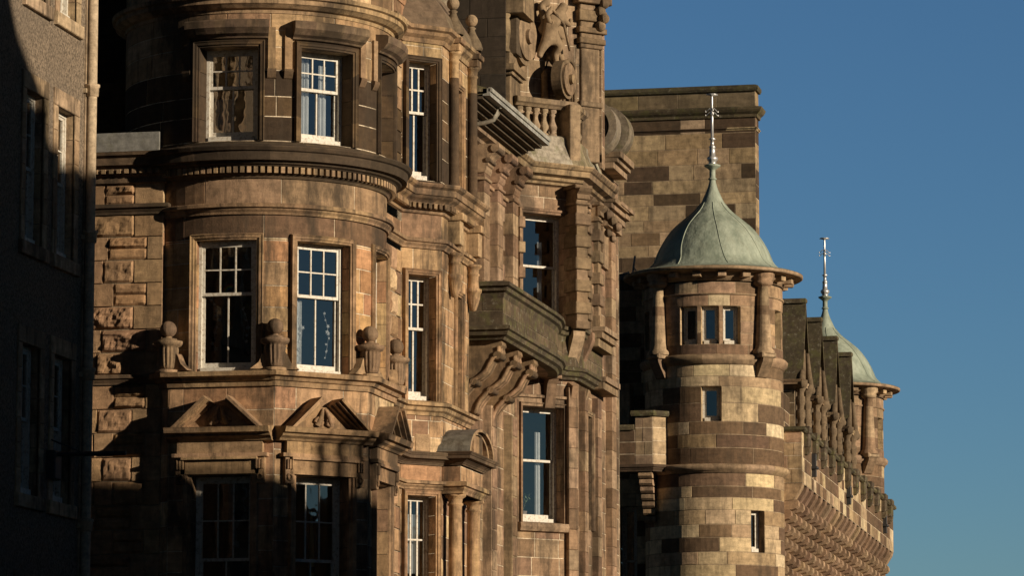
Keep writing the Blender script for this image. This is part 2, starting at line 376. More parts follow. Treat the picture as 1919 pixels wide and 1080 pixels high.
# ------------------------------------------------------------------ windows
def window(parent, F, u0, u1, z0, z1, pal, depth=.3, arch=ARCH, grid=(3, 2, 2), meet=.5, name="window", curtain=None, casing=.07, bar=.022, sill=True, pal2=None, roomd=1.6, label=None):
    m = MB()
    n = max(1, round((z1-z0)/.36))
    for k in range(n):
        a = z0+(z1-z0)*k/n; b = z0+(z1-z0)*(k+1)/n-.008
        for uu in (u0, u1): m.quad(F, (uu, .0, a), (uu, -depth-.12, a), (uu, -depth-.12, b), (uu, .0, b), pal(0, a))
    for k in range(6):
        a = u0+(u1-u0)*k/6; b = u0+(u1-u0)*(k+1)/6; c = pal(0, z1); c2 = pal(0, z0)
        m.quad(F, (a, 0, z1), (b, 0, z1), (b, -depth-.12, z1), (a, -depth-.12, z1), c)
        m.quad(F, (a, -.02, z0), (b, -.02, z0), (b, -depth-.12, z0+.05), (a, -depth-.12, z0+.05), c2)
    if arch: m.frame(F, u0-.002, u1+.002, z0, z1+.002, arch, pal2 or pal)
    W = m.build(name, STONE, parent, label)
    uc = (u0+u1)/2; G = F.flat(uc); sag = 0
    if F.round: h = (u1-u0)/2/F.R; sag = F.R*(1-cos(h)); hw = (F.R-depth)*sin(h)
    else: hw = (u1-u0)/2
    d = -depth-sag*.9; zz0 = z0+.06
    f = MB(); c = casing
    f.box(G, -hw, -hw+c, d-.12, d, zz0, z1, WH); f.box(G, hw-c, hw, d-.12, d, zz0, z1, WH)
    f.box(G, -hw+c, hw-c, d-.12, d-.003, z1-c, z1, WH); f.box(G, -hw+c, hw-c, d-.12, d+.05, z0+.02, zz0+.05, WH)
    zm = zz0+(z1-zz0)*(1-meet); a, b = -hw+c, hw-c; st = .045
    g = MB()
    def sash(za, zb, o, nx, nz, rail):
        f.box(G, a, a+st, o-.04, o, za, zb, WH); f.box(G, b-st, b, o-.04, o, za, zb, WH)
        f.box(G, a+st, b-st, o-.04, o-.002, zb-st, zb, WH); f.box(G, a+st, b-st, o-.04, o-.002, za, za+rail, WH)
        A_, B_ = a+st, b-st; C_, D_ = za+rail, zb-st
        for i in range(1, nx): x = A_+(B_-A_)*i/nx; f.box(G, x-bar/2, x+bar/2, o-.034, o-.004, C_, D_, WH)
        for j in range(1, nz): z = C_+(D_-C_)*j/nz; f.box(G, A_, B_, o-.032, o-.006, z-bar/2, z+bar/2, WH)
        for i in range(nx):
            for j in range(nz):
                p = [random.uniform(-.0035, .0035) for _ in range(3)]; y = o-.02
                x0, x1 = A_+(B_-A_)*i/nx, A_+(B_-A_)*(i+1)/nx; y0, y1 = C_+(D_-C_)*j/nz, C_+(D_-C_)*(j+1)/nz
                g.quad(G, (x0, y+p[0], y0), (x1, y+p[1], y0), (x1, y+p[1]+p[2], y1), (x0, y+p[0]+p[2], y1), WH)
    if meet > 0:
        sash(zm-.02, z1-c, d-.02, grid[0], grid[1], .05); sash(zz0+.05, zm+.03, d-.07, grid[2], 1, .09)
    else: sash(zz0+.05, z1-c, d-.03, grid[0], grid[1], .05)
    f.build("frame", WHITE, W); g.build("pane", GLASS, W)
    r = MB(); o0, o1 = d-.13, d-roomd; e = .02
    for q in (((-hw-e, o1, z0), (hw+e, o1, z0), (hw+e, o1, z1), (-hw-e, o1, z1)), ((-hw-e, o0, z0), (-hw-e, o1, z0), (-hw-e, o1, z1), (-hw-e, o0, z1)),
              ((hw+e, o0, z0), (hw+e, o1, z0), (hw+e, o1, z1), (hw+e, o0, z1)), ((-hw-e, o0, z0), (hw+e, o0, z0), (hw+e, o1, z0), (-hw-e, o1, z0)),
              ((-hw-e, o0, z1), (hw+e, o0, z1), (hw+e, o1, z1), (-hw-e, o1, z1))): r.quad(G, *q, WH)
    r.build("room", ROOM, W)
    if curtain:
        k = MB()
        for (ca, cb, za, zb) in curtain:      # fractions of the width and height
            n = max(4, int((cb-ca)*hw*2/.02)); xs = [-hw+2*hw*(ca+(cb-ca)*i/n) for i in range(n+1)]
            Z0, Z1 = z0+(z1-z0)*za, z0+(z1-z0)*zb; off = [d-.2+.025*sin(i*1.7)+random.uniform(-.005, .005) for i in range(n+1)]
            for i in range(n): k.quad(G, (xs[i], off[i], Z0), (xs[i+1], off[i+1], Z0), (xs[i+1], off[i+1], Z1), (xs[i], off[i], Z1), WH)
        k.build("curtain", CURT, W)
    return W, G, (hw, d, z0, z1)

# ================================================================== ground
def sheet(name, x0, x1, y0, y1, z, mat, h=0):
    m = MB(); F = Flat(x0, y0, 0)
    if h: m.box(F, 0, x1-x0, -(y1-y0), 0, z-h, z, WH)
    else: m.poly([(x0, y0, z), (x1, y0, z), (x1, y1, z), (x0, y1, z)], WH)
    return structure(m.build(name, mat))
ASPH = plain("asphalt", (.05, .05, .052), .9, 0, .4); PAVE = plain("paving_stone", (.20, .18, .15), .85, 0, .3)
LINE = plain("road_paint", (.7, .7, .66), .7)
sheet("ground", -3000, 3000, -2500, 4000, -.03, plain("earth", (.10, .10, .075), .95, 0, .3))
sheet("road", -11.0, 5.5, -200, 400, 0, ASPH)
sheet("pavement", -18.6, -11.0, -200, 400, .13, PAVE, .2); sheet("pavement", 5.5, 10.2, -200, 400, .13, PAVE, .2)
lm = MB()
for k in range(40): lm.poly([(-2.8, -40+k*9, .004), (-2.68, -40+k*9, .004), (-2.68, -34+k*9, .004), (-2.8, -34+k*9, .004)], WH)
structure(lm.build("road_marking", LINE))

# ================================================================== 1: corner building with the round bay
B1 = thing("sandstone_tenement", "soot stained sandstone building with a round bay tower, white sash windows and broken pediments", "building", loc=(-17.6, 62.7, 0))
CX, CY = -17.44, 62.76
T2, T3 = Arc(CX, CY, 2.14), Arc(CX, CY, 2.24)
z1 = lambda py: zp(py, -17.1, 60.6)
R8 = 2.30; AP = R8*cos(pi/8)
def octpt(deg, R=R8): return (CX+R*sin(radians(deg)), CY-R*cos(radians(deg)))
oct_path = [octpt(-67.5), octpt(-22.5), octpt(22.5), octpt(67.5), octpt(112.5), octpt(157.5)]
def octface(deg): return Flat(CX+AP*sin(radians(deg)), CY-AP*cos(radians(deg)), radians(deg))
HS = R8*sin(pi/8)
wz = {}
tower = MB()
# ---- ground to sill string: octagon
ZS0, ZS1 = z1(722), z1(697)
fA, fB, fC, fD = octface(0), octface(45), octface(90), octface(-45)
def loww(F): return (-.50+.03, .50+.03, z1(1240), z1(893))
for F, ww in ((fA, 1), (fB, 1), (fC, 1), (fD, 0), (octface(135), 0)):
    ops = [(-.48, .50, z1(1240), z1(891))] if ww else []
    tower.ashlar(F, -HS, HS, 0, ZS0, .38, pick(P_WARM), ops, (.5, 1.0))
# ---- level two, round
OW2 = (z1(700), z1(449)); W2A = [(T2.a(c)-.50, T2.a(c)+.50) for c in (1.5, 46, 92)]
def pal2(u, z):
    if z > z1(440) : return jit(random.choice(P_SOOT if random.random() < .75 else P_WARM))
    return jit(random.choice(P_WARM if random.random() < .85 else P_SOOT))
def palc(u, z): return jit(random.choice([(.50, .345, .19), (.46, .30, .165), (.42, .23, .125), (.48, .30, .14)]))
tower.ashlar(T2, T2.a(-80), T2.a(150), ZS1, z1(445), .36, palc, [(a, b, *OW2) for a, b in W2A], (.55, .7))
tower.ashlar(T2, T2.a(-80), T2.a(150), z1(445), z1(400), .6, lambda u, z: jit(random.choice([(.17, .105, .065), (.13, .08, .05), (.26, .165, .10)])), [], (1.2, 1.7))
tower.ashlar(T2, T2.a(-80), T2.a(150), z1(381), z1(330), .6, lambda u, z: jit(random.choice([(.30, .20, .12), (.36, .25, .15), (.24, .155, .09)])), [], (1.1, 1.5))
# ---- level three, round
OW3 = (z1(264), z1(88)); W3A = [(T3.a(c)-.47, T3.a(c)+.50) for c in (2.0, 45, 90)]
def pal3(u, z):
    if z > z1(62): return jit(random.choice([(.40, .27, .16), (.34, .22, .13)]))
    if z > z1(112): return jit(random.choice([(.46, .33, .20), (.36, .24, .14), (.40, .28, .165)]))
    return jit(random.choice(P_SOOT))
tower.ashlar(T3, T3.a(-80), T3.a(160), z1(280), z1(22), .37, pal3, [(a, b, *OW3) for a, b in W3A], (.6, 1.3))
tower.ashlar(T3, T3.a(-80), T3.a(160), z1(-4), z1(-190), .37, pick(P_WARM), [], (.6, 1.1))
TW = tower.build("tower_wall", STONE, B1)
k = MB(); k.lathe(CX, CY, [(2.75, z1(-190)), (2.4, z1(-190)+.25), (1.7, z1(-190)+1.7), (.8, z1(-190)+3.2), (.05, z1(-190)+4.6)], WH, 32); k.build("tower_roof", SLATE, B1)
# ---- strings and cornices
def course(name, path, pr, pal, parent, stone=.9, mat=None):
    m = MB(); m.mould(path, pr, pal, stone); return m.build(name, mat or STONE, parent)
pW = pick([(.30, .20, .12), (.36, .24, .14), (.24, .155, .09), (.40, .27, .16)]); pD = pick([(.12, .085, .054), (.085, .06, .038), (.16, .11, .07)]); pDD = pick([(.075, .054, .034), (.055, .04, .026), (.10, .07, .044)]); pMo = pick(P_MOSS)
course("sill_string", oct_path, [(-.1, ZS0-.02), (.04, ZS0-.02), (.05, ZS0+.06), (.09, ZS0+.07), (.12, ZS0+.12), (.20, ZS0+.14), (.21, ZS1), (-.3, ZS1+.03), (-.6, ZS1+.03)], pW, B1, 1.0)
course("string_course", arcpath(T2, -85, 155), prof(z1(401), z1(381), .13, 1), pW, B1, 1.2)
course("bed_mould", arcpath(T2, -85, 155), [(0, z1(333)), (.03, z1(333)), (.05, z1(329)), (.09, z1(326)), (.10, z1(324)), (-.05, z1(323))], pD, B1, 1.2)
dn = MB(); A = T2; th = -80
while th < 150:
    dn.box(A, A.a(th), A.a(th)+.062, -.02, .16, z1(325), z1(313), jit((.36, .25, .15))); th += 2.75
dn.build("dentils", STONE, B1)
dn = MB(); dn.mould(arcpath(T2, -85, 155), [(0, z1(326)), (.09, z1(326)), (.09, z1(313)), (0, z1(313))], pD, 1.5); dn.build("dentil_band", STONE, B1)
course("main_cornice", arcpath(T2, -85, 155), [(0, z1(313)), (.17, z1(313)), (.19, z1(311)), (.24, z1(309)), (.26, z1(305)), (.34, z1(304)), (.36, z1(289)), (.40, z1(287)), (.43, z1(281)), (.43, z1(279)), (.1, z1(270)), (-.2, z1(268))], pDD, B1, 1.4)
course("base_course", arcpath(T3, -85, 160), [(.0, z1(282)), (.05, z1(282)), (.05, z1(268)), (0, z1(266))], pDD, B1, .9)
course("upper_string", arcpath(T3, -85, 160), [(0, z1(25)), (.02, z1(25)), (.03, z1(19)), (.09, z1(17)), (.15, z1(12)), (.18, z1(10)), (.18, z1(2)), (.23, z1(0)), (.24, z1(-7)), (.12, z1(-9)), (0, z1(-10))], pick([(.36, .25, .15), (.30, .20, .12), (.42, .29, .17)]), B1, 1.3)
# ---- windows of the tower
cur2 = [(.02, .36, .0, .97)]
for i, (a, b) in enumerate(W2A):
    w_, G, dim = window(B1, T2, a, b, OW2[0], OW2[1], palc, .07 if i == 0 else .16, ARCHS, casing=.05, meet=.41, curtain=[(.0, .05, .05, .95)] if i == 0 else ([(.0, .30, .0, .58), (.02, .22, .62, .98)] if i == 1 else None), pal2=pW)
    wz[('2', i)] = (w_, G, dim)
for i, (a, b) in enumerate(W3A):
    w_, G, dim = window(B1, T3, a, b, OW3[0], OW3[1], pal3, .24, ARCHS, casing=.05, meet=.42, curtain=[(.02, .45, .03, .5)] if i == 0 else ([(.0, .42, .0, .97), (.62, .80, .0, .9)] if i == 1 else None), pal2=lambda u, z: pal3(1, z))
    wz[('3', i)] = (w_, G, dim)
    m = MB()                                   # moulded hood with its side strips
    pu = T3
    n = 8
    for kx in range(n):
        u0 = a-.16+(b-a+.32)*kx/n; u1 = a-.16+(b-a+.32)*(kx+1)/n; cc = jit((.17, .12, .08))
        m.prism_u(T3, u0, u1, [(0, z1(74)), (.07, z1(73)), (.09, z1(70)), (.16, z1(66)), (.19, z1(62)), (.24, z1(56)), (.25, z1(44)), (.22, z1(41)), (0, z1(38))], cc)
    m.build("hood", STONE, w_)
    for uu in (a-.28, b+.16):
        m = MB(); m.box(T3, uu, uu+.12, 0, .05, z1(135), z1(52), jit((.30, .20, .12))); m.prism_u(T3, uu-.01, uu+.13, [(0, z1(148)), (.03, z1(146)), (.06, z1(140)), (.08, z1(134)), (.08, z1(130)), (0, z1(128))], jit((.15, .10, .06)))
        m.build("hood_strip", STONE, w_)
for i, F in enumerate((fA, fB, fC)):
    w_, G, dim = window(B1, F, -.48, .50, z1(1240), z1(891), pick([(.36, .235, .14), (.31, .2, .12)]), .26, [(0, 0), (0, .03), (.04, .04), (.05, .07), (.12, .08), (.13, .0)], casing=.06, meet=.46, roomd=2.2)
    wz[('1', i)] = (w_, G, dim)
    m = MB(); c = lambda: jit(random.choice([(.37, .245, .145), (.33, .215, .125), (.30, .20, .12)])); zz = z1
    m.box(F, -.64, .66, 0, .10, zz(889), zz(862), c()); m.box(F, -.62, .64, 0, .16, zz(862), zz(857), c())
    m.box(F, -.78, .80, 0, .14, zz(857), zz(850), c()); m.box(F, -.70, .72, 0, .11, zz(850), zz(826), c())
    nseg = 3
    for q in range(nseg):                       # cornice
        ua, ub = -.86+1.74*q/nseg, -.86+1.74*(q+1)/nseg
        m.prism_u(F, ua, ub, [(0, zz(828)), (.14, zz(827)), (.17, zz(823)), (.24, zz(819)), (.26, zz(815)), (.33, zz(813)), (.35, zz(805)), (.36, zz(803)), (0, zz(799))], c())
    m.box(F, -.74, .76, 0, .05, zz(803), zz(799), c())
    for sgn in (-1, 1):                          # raking halves of the broken pediment
        x0, x1 = (.74*sgn, .20*sgn) ; za, zb = zz(803), zz(744)
        dx, dz = x1-x0, zb-za; L = sqrt(dx*dx+dz*dz); nx, nz = dz/L*(-sgn)*-1, abs(dx)/L
        nx = sgn*abs(dz)/L
        for (t0, t1, oo) in ((0, .05, .36), (.05, .085, .30), (.085, .125, .22), (.125, .165, .13)):
            m.prism_o(F, 0, oo, [(x0-nx*t0, za-nz*t0*0), (x1-nx*t0, zb-nz*t0), (x1-nx*t1, zb-nz*t1), (x0-nx*t1*1.6, za)], c())
    m.prism_o(F, 0, .06, [(-.62, zz(800)), (.62, zz(800)), (.22, zz(760)), (-.22, zz(760))], c())
    for sgn in (-1, 1):                          # scrolls in the gap
        sp = [F(sgn*(.03+.085*(1-t_/14)*cos(t_*.62)+.06), .10, zz(789)+.085*(1-t_/14)*sin(t_*.62)) for t_ in range(13)]
        m.tube(sp, .028, c()); 
        sp = [F(sgn*(.13-.11*q_/6), .09+.03*sin(q_*.6), zz(795)+(zz(763)-zz(795))*(q_/6)) for q_ in range(7)]
        m.tube(sp, [.05, .05, .045, .04, .035, .03, .02], c())
    for uu in (-.72, .60):                       # fluted consoles with a rosette
        m.box(F, uu, uu+.15, 0, .10, zz(907), zz(857), c())
        for q in range(3): m.box(F, uu+.02+q*.045, uu+.045+q*.045, .10, .135, zz(880), zz(862), c())
        m.tube([F(uu+.075+.045*cos(a_*.7), .11, zz(895)+.05*sin(a_*.7)) for a_ in range(10)], .016, c(), 6)
    m.build("pediment", STONE, w_)
# ---- ball finials on the sill string
def urn(x, y, z, parent, s=1.0):
    m = MB(); c = jit((.24, .165, .105)); d = jit((.20, .14, .09))
    pf = [(.0, 0), (.10, 0), (.13, .02), (.15, .07), (.15, .10), (.16, .12), (.175, .34), (.16, .36), (.21, .38), (.235, .42), (.235, .46), (.15, .47), (.14, .50), (.06, .515), (.06, .54)]
    m.lathe(x, y, [(r*s, z+h*s) for r, h in pf], lambda a, zz: c, 60, 15, .16, (z+.06*s, z+.35*s))
    m.ball(x, y, z+.655*s, .135*s, d, 20)
    return m.build("ball_finial", STONE, parent)
for dg in (-22.5, 22.5, 67.5, 112.5):
    p = octpt(dg, 2.33); urn(p[0], p[1], ZS1+.06, B1)
    m = MB(); F = Arc(CX, CY, 2.14); c = jit((.36, .24, .145))
    # stepped base and the little volute wings
    m.lathe(p[0], p[1], [(.2, ZS1), (.2, ZS1+.045), (.13, ZS1+.06)], c, 16)
    fl = Flat(p[0]-.05*sin(radians(dg)), p[1]+.05*cos(radians(dg)), radians(dg))
    for sg in (-1, 1):
        out = [(sg*.08, ZS1+.03), (sg*.40, ZS1+.03), (sg*.36, ZS1+.06), (sg*.26, ZS1+.14), (sg*.20, ZS1+.27), (sg*.17, ZS1+.31), (sg*.08, ZS1+.3)]
        m.prism_o(fl, -.10, .05, out, c)
    m.build("finial_base", STONE, B1)

# ---- low wing on the left, rock-faced with smooth quoins
WG = Flat(-18.50, 60.80, 0)
zw = lambda py: zp(py, -19.2, 60.80)
wm = MB()
def rock_amp(): return random.uniform(.02, .045)
def wing_rows(z0_, z1_):
    n = max(1, round((z1_-z0_)/.40)); 
    for k_ in range(n):
        a, b = z0_+(z1_-z0_)*k_/n, z0_+(z1_-z0_)*(k_+1)/n
        wm.quad(WG, (-4, -.03, a), (0, -.03, a), (0, -.03, b), (-4, -.03, b), MORTD)
        q = .26 if k_ % 2 else .48
        wm.block(WG, -q, -.004, a+.005, b-.005, .02, jit(random.choice([(.43, .29, .17), (.36, .24, .14)])))
        x = -q
        l = random.uniform(.5, .8); one_ = random.random() < .45
        if one_: wm.block(WG, x-l+.01, x-.01, a+.01, b-.01, .02, jit((.38, .24, .14)), .07)
        else:
          wm.block(WG, x-l+.01, x-.01, a+.01, (a+b)/2-.004, .02, jit((.40, .25, .14)), .065); wm.block(WG, x-l+.01, x-.01, (a+b)/2+.004, b-.01, .02, jit((.38, .24, .13)), .065)
        x -= l; l2 = random.uniform(.25, .5); wm.block(WG, x-l2+.005, x-.005, a+.005, b-.005, .02, jit((.40, .26, .15))); x -= l2
        while x > -3.9: l = random.uniform(.4, .7); wm.block(WG, x-l+.01, x-.01, a+.01, b-.01, .02, jit((.38, .24, .14)), .045); x -= l
wing_rows(0, zw(722)); wing_rows(zw(705), zw(401)); wing_rows(zw(385), zw(345))
Fs = Flat(-18.50, 60.80, pi/2); wm.ashlar(Fs, 0, 3.5, 0, zw(345), .4, pick(P_WARM))
wm.build("wing_wall", ROCKM, B1)
wp = [(-23, 60.80), (-18.50, 60.80), (-18.50, 64)]
course("wing_string", wp, prof(zw(722), zw(704), .10, 1), pD, B1, 1)
course("wing_string", wp, prof(zw(403), zw(384), .12, 1), pD, B1, 1)
course("wing_cornice", wp, [(0, zw(346)), (.05, zw(344)), (.06, zw(334)), (.12, zw(330)), (.12, zw(316)), (.2, zw(313)), (.22, zw(300)), (.28, zw(296)), (.30, zw(290)), (-.3, zw(284))], pD, B1, 1)
m = MB(); u = -4.0
while u < -.1: m.box(WG, u, u+.065, .10, .17, zw(328), zw(320), jit((.34, .24, .14))); u += .13
m.box(WG, -4.0, -.04, .0, .11, zw(328), zw(320), (.1, .07, .05))
m.build("dentils", STONE, B1)
m = MB(); m.box(WG, -4.2, -.05, -3, .12, zw(286), zw(251), (.22, .22, .21)); m.build("lead_flat", LEADM, B1)
# ---- main block behind, link wall
mm = MB(); zt = zp(-260, -17, 65)
mm.ashlar(Flat(-17.2, 64.3, 0), -10, 0, zw(290), zt, .4, pick(P_SOOT), [], (.5, 1.1), mort=(.10, .08, .06))
LK = Flat(-16.6, 64.3, pi/2)
zl = lambda py: zp(py, -16.6, 68.5)
for za, zb in ((0, zl(775)), (zl(755), zl(455)), (zl(440), zl(398)), (zl(355), zt)):
    n = round((zb-za)/.4)
    for k_ in range(n):
        a, b = za+(zb-za)*k_/n, za+(zb-za)*(k_+1)/n; up_ = za > zl(360) and b < zl(160)
        mm.quad(LK, (0, -.03, a), (5.6, -.03, a), (5.6, -.03, b), (0, -.03, b), MORT if not up_ else MORTD)
        x = 0
        while x < 5.5:
            l = random.uniform(.3, .6); l = min(l, 5.5-x+.05); pal = P_SOOT if up_ else P_WARM
            mm.block(LK, x+.008, x+l-.008, a+.008, b-.008, .02, jit(random.choice(pal)), 0 if x+l > 5.0 else .05); x += l
mm.quad(Flat(0, 0, 0), (-27, -73.4, zt), (-16.6, -73.4, zt), (-16.6, -64.3, zt), (-27, -64.3, zt), WH)
mm.ashlar(Flat(-16.6, 73.5, pi), 0, 10, 0, zt, .4, pick(P_SOOT))
mm.build("main_wall", ROCKM, B1)

def FY(y): return Flat(0, y, 0)            # plane facing the camera end of the street, u = x
def FX(x): return Flat(x, 0, pi/2)         # plane facing the street, u = y
def zx(px, py, x): d = ray(px, py); return zp(py, x, x/d[0]*d[1])
def zy(px, py, y): d = ray(px, py); return zp(py, y/d[1]*d[0], y)

# ================================================================== canted bay with porch (same building)
Y2 = FX(-16.6).u(751, 600)
D2 = Flat(-16.6, Y2, pi/4); L2 = .88
c2 = (-16.6+L2*.7071, Y2+L2*.7071); C2 = Flat(c2[0], c2[1], pi/2); LC2 = 2.35
e2 = (c2[0], c2[1]+LC2); f2 = (-16.6, e2[1]+.62)
bpath = [(-16.6, Y2-1.2), (-16.6, Y2), c2, e2, f2]
bz = lambda py: zp(py, -16.3, Y2+.3)
bay = MB()
ua, ub = D2.u(764), D2.u(816)
uc_, ud_ = C2.u(853), C2.u(863)
lv = [(0, bz(930), P_WARM), (bz(872), bz(902), P_WARM), (bz(778), bz(850), P_WARM), (bz(757), bz(463), P_WARM), (bz(447), bz(398), P_WARM)]
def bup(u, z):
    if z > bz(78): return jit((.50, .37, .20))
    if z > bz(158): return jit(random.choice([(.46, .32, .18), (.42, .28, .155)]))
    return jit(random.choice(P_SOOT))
dop = [(ua, ub, bz(1250), bz(930)), (ua, ub, bz(752), bz(516)), (ua, ub, bz(337), bz(116))]
cop = [(uc_, ud_, bz(752), bz(536)), (uc_, ud_, bz(337), bz(140))]
for F, L in ((D2, L2), (C2, LC2), (Flat(e2[0], e2[1], 3*pi/4), .88)):
    ops = dop if F is D2 else (cop if F is C2 else [])
    bay.ashlar(F, 0, L, 0, bz(930), .36, pick(P_WARM), ops, (.4, .8)); bay.ashlar(F, 0, L, bz(930), bz(903), .4, pick(P_WARM), [], (.9, 1.2))
    bay.ashlar(F, 0, L, bz(902), bz(872), .4, pick(P_WARM), [], (.9, 1.2))
    bay.ashlar(F, 0, L, bz(850), bz(757), .34, lambda u, z: jit(random.choice(P_WARM+P_SOOT[:1])), [], (.3, .5))
    bay.ashlar(F, 0, L, bz(757), bz(463), .37, pick([(.45, .30, .17), (.40, .26, .15), (.36, .23, .13), (.47, .32, .18)]), ops, (.4, .8))
    bay.ashlar(F, 0, L, bz(447), bz(398), .5, pick([(.34, .23, .13), (.28, .18, .11), (.40, .28, .16)]), [], (.8, 1.1))
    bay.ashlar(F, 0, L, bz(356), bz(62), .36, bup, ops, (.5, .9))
bay.build("bay_wall", STONE, B1)
pL = pick([(.40, .28, .16), (.34, .23, .135), (.28, .185, .11)])
course("bay_sill_string", bpath, [(0, bz(779)), (.03, bz(779)), (.05, bz(773)), (.10, bz(770)), (.12, bz(764)), (.19, bz(762)), (.19, bz(756)), (.08, bz(752)), (-.1, bz(751))], pL, B1, .9)
course("bay_string", bpath, prof(bz(466), bz(447), .13, 1), pL, B1, .9)
course("bay_cornice", bpath, [(0, bz(402)), (.05, bz(400)), (.06, bz(394)), (.15, bz(393)), (.15, bz(381)), (.18, bz(378)), (.24, bz(374)), (.27, bz(370)), (.30, bz(369)), (.30, bz(358)), (.36, bz(354)), (.38, bz(350)), (.38, bz(348)), (-.2, bz(339))], pL, B1, .9)
course("upper_bay_cornice", bpath, [(0, bz(80)), (.03, bz(80)), (.05, bz(72)), (.12, bz(66)), (.14, bz(60)), (.20, bz(57)), (.20, bz(50)), (.05, bz(46)), (-.1, bz(46))], pL, B1, .9)
course("entablature_cornice", bpath, prof(bz(872), bz(849), .26, 0), pD, B1, .9)
course("entablature_string", bpath, prof(bz(918), bz(902), .15, 1), pL, B1, .9)
m = MB()
for F, L in ((D2, L2), (C2, LC2)):
    u = .02
    while u < L-.05: m.box(F, u, u+.065, .12, .20, bz(392), bz(383), jit((.38, .26, .15))); u += .115
u = Y2-1.2-64.3
while u < Y2-64.3: m.box(LK, u, u+.065, .12, .20, bz(392), bz(383), jit((.38, .26, .15))); u += .115
m.mould([(-16.6, Y2-1.2), (-16.6, Y2), c2, e2], [(.1, bz(392)), (.13, bz(392)), (.13, bz(383)), (.1, bz(383))], pL)
m.build("dentils", STONE, B1)
palb = pick([(.42, .27, .15), (.37, .235, .13), (.33, .21, .12)])
for i, (a, b, p0, p1, q0, q1) in enumerate(((ua, ub, 1250, 930, 0, 0), (ua, ub, 752, 516, 0, 0), (ua, ub, 337, 116, 0, 0))):
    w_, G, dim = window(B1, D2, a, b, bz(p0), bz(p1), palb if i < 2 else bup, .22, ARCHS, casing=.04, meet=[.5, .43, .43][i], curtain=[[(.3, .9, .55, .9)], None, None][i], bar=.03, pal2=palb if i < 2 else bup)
    wz[('b', i)] = (w_, G, dim)
for p0, p1 in ((752, 536), (337, 140)):
    w_, G, dim = window(B1, C2, uc_, ud_, bz(p0), bz(p1), palb, .22, ARCHS, casing=.04, bar=.03, grid=(1, 2, 1))
# roof of the upper bay: stone slabs with a kink
m = MB(); r0 = [(-17.2, Y2-.5), (-16.62, Y2-.08), (c2[0]+.16, c2[1]-.08), (e2[0]+.16, e2[1]+.05), (-17.2, e2[1]+.6)]
def shrink(f, z): return [(-17.4+(x+17.4)*f, (y-71.3)*f+71.3, z) for x, y in r0]
rr = [shrink(1, bz(49)), shrink(.93, bz(20)), shrink(.70, bz(-30)), shrink(.1, bz(-150))]
for a, b in zip(rr, rr[1:]):
    for q in range(len(r0)-1): m.poly([a[q], a[q+1], b[q+1], b[q]], jit((.20, .15, .10)))
m.build("bay_roof", ROCKM, B1)
def shaft(F, u, o, z0, z1_, r, parent, name="column", cap=True, base=True, pal=None, pend=False):
    m = MB(); p = F(u, o, 0); H = z1_-z0; c = pal or (lambda a, z: jit((.42, .28, .16), 0)); P = []
    if pend: P += [(.01, z0), (.06, z0+.02), (r*.9, z0+.14), (r*1.15, z0+.26), (r*1.2, z0+.34), (r*1.4, z0+.36), (r*1.4, z0+.42), (r, z0+.44)]
    elif base: P += [(r*1.35, z0), (r*1.35, z0+.07), (r*1.15, z0+.1), (r*1.2, z0+.14), (r, z0+.18)]
    else: P += [(r, z0)]
    for q in range(1, 8):
        f = q/8; z = z0+.45+(H-.8)*f if pend else z0+.18+(H-.4)*f; P.append((r*(1-.10*f*f), z))
    if cap: P += [(r*.9, z1_-.22), (r*1.08, z1_-.20), (r*1.08, z1_-.17), (r*.92, z1_-.16), (r*1.0, z1_-.08), (r*1.35, z1_-.05), (r*1.45, z1_-.03), (r*1.45, z1_), (.01, z1_)]
    m.lathe(p[0], p[1], P, c, 28, 12 if pend else 0, .12, (z0+.02, z0+.33))
    return m.build(name, STONE, parent)
ccol = [C2.u(842), C2.u(877)]
for u in ccol:
    shaft(C2, u, .10, bz(547 if u == ccol[0] else 552), bz(463), .115, B1, "pendant_column", pend=True)
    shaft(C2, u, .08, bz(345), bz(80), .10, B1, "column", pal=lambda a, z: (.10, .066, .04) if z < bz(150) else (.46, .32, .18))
    m = MB(); m.bbox(C2, u-.15, u+.15, -.05, .24, bz(447), bz(400), jit((.45, .32, .19))); m.bbox(C2, u-.18, u+.18, -.05, .30, bz(402), bz(388), jit((.42, .29, .17))); m.build("entablature_block", STONE, B1); m = MB()
    m.bbox(C2, u-.16, u+.16, -.1, .22, bz(80), bz(50), jit((.40, .27, .16))); m.bbox(C2, u-.19, u+.19, -.1, .27, bz(66), bz(56), jit((.33, .22, .13)))
    m.build("capital_block", STONE, B1)
    p = C2(u, .06, 0); zb_ = bz(48); m = MB(); c = jit((.20, .15, .10))
    m.lathe(p[0], p[1], [(.20, zb_), (.22, zb_+.06), (.19, zb_+.16), (.10, zb_+.32), (.06, zb_+.42), (.09, zb_+.45), (.05, zb_+.48)], lambda a, z: c, 20)
    m.ball(p[0], p[1], zb_+.60, .12, jit((.34, .25, .16)), 18); m.build("ball_finial", STONE, B1)
# porch with segmental pediment
pz = bz; XP = c2[0]+.36; Yp0, Yp1 = c2[1]+.05, c2[1]+1.95
ppath = [(c2[0]-.05, Yp0), (XP, Yp0), (XP, Yp1), (c2[0]-.05, Yp1)]
m = MB(); FP = FX(XP); c = jit((.30, .22, .14))
m.ashlar(FY(Yp0), c2[0], XP, pz(902), pz(872), .5, pick(P_WARM), [], (.6, .9)); m.ashlar(FP, Yp0, Yp1, pz(902), pz(872), .5, pick(P_WARM), [], (.9, 1.2))
m.poly([(c2[0], Yp0, pz(904)), (XP, Yp0, pz(904)), (XP, Yp1, pz(904)), (c2[0], Yp1, pz(904))], (.25, .17, .1)); m.build("porch_entablature", STONE, B1)
course("porch_cornice", ppath, prof(pz(870), pz(846), .26, 0), pD, B1, .8); course("porch_architrave", ppath, prof(pz(924), pz(902), .14, 1), pL, B1, .8)
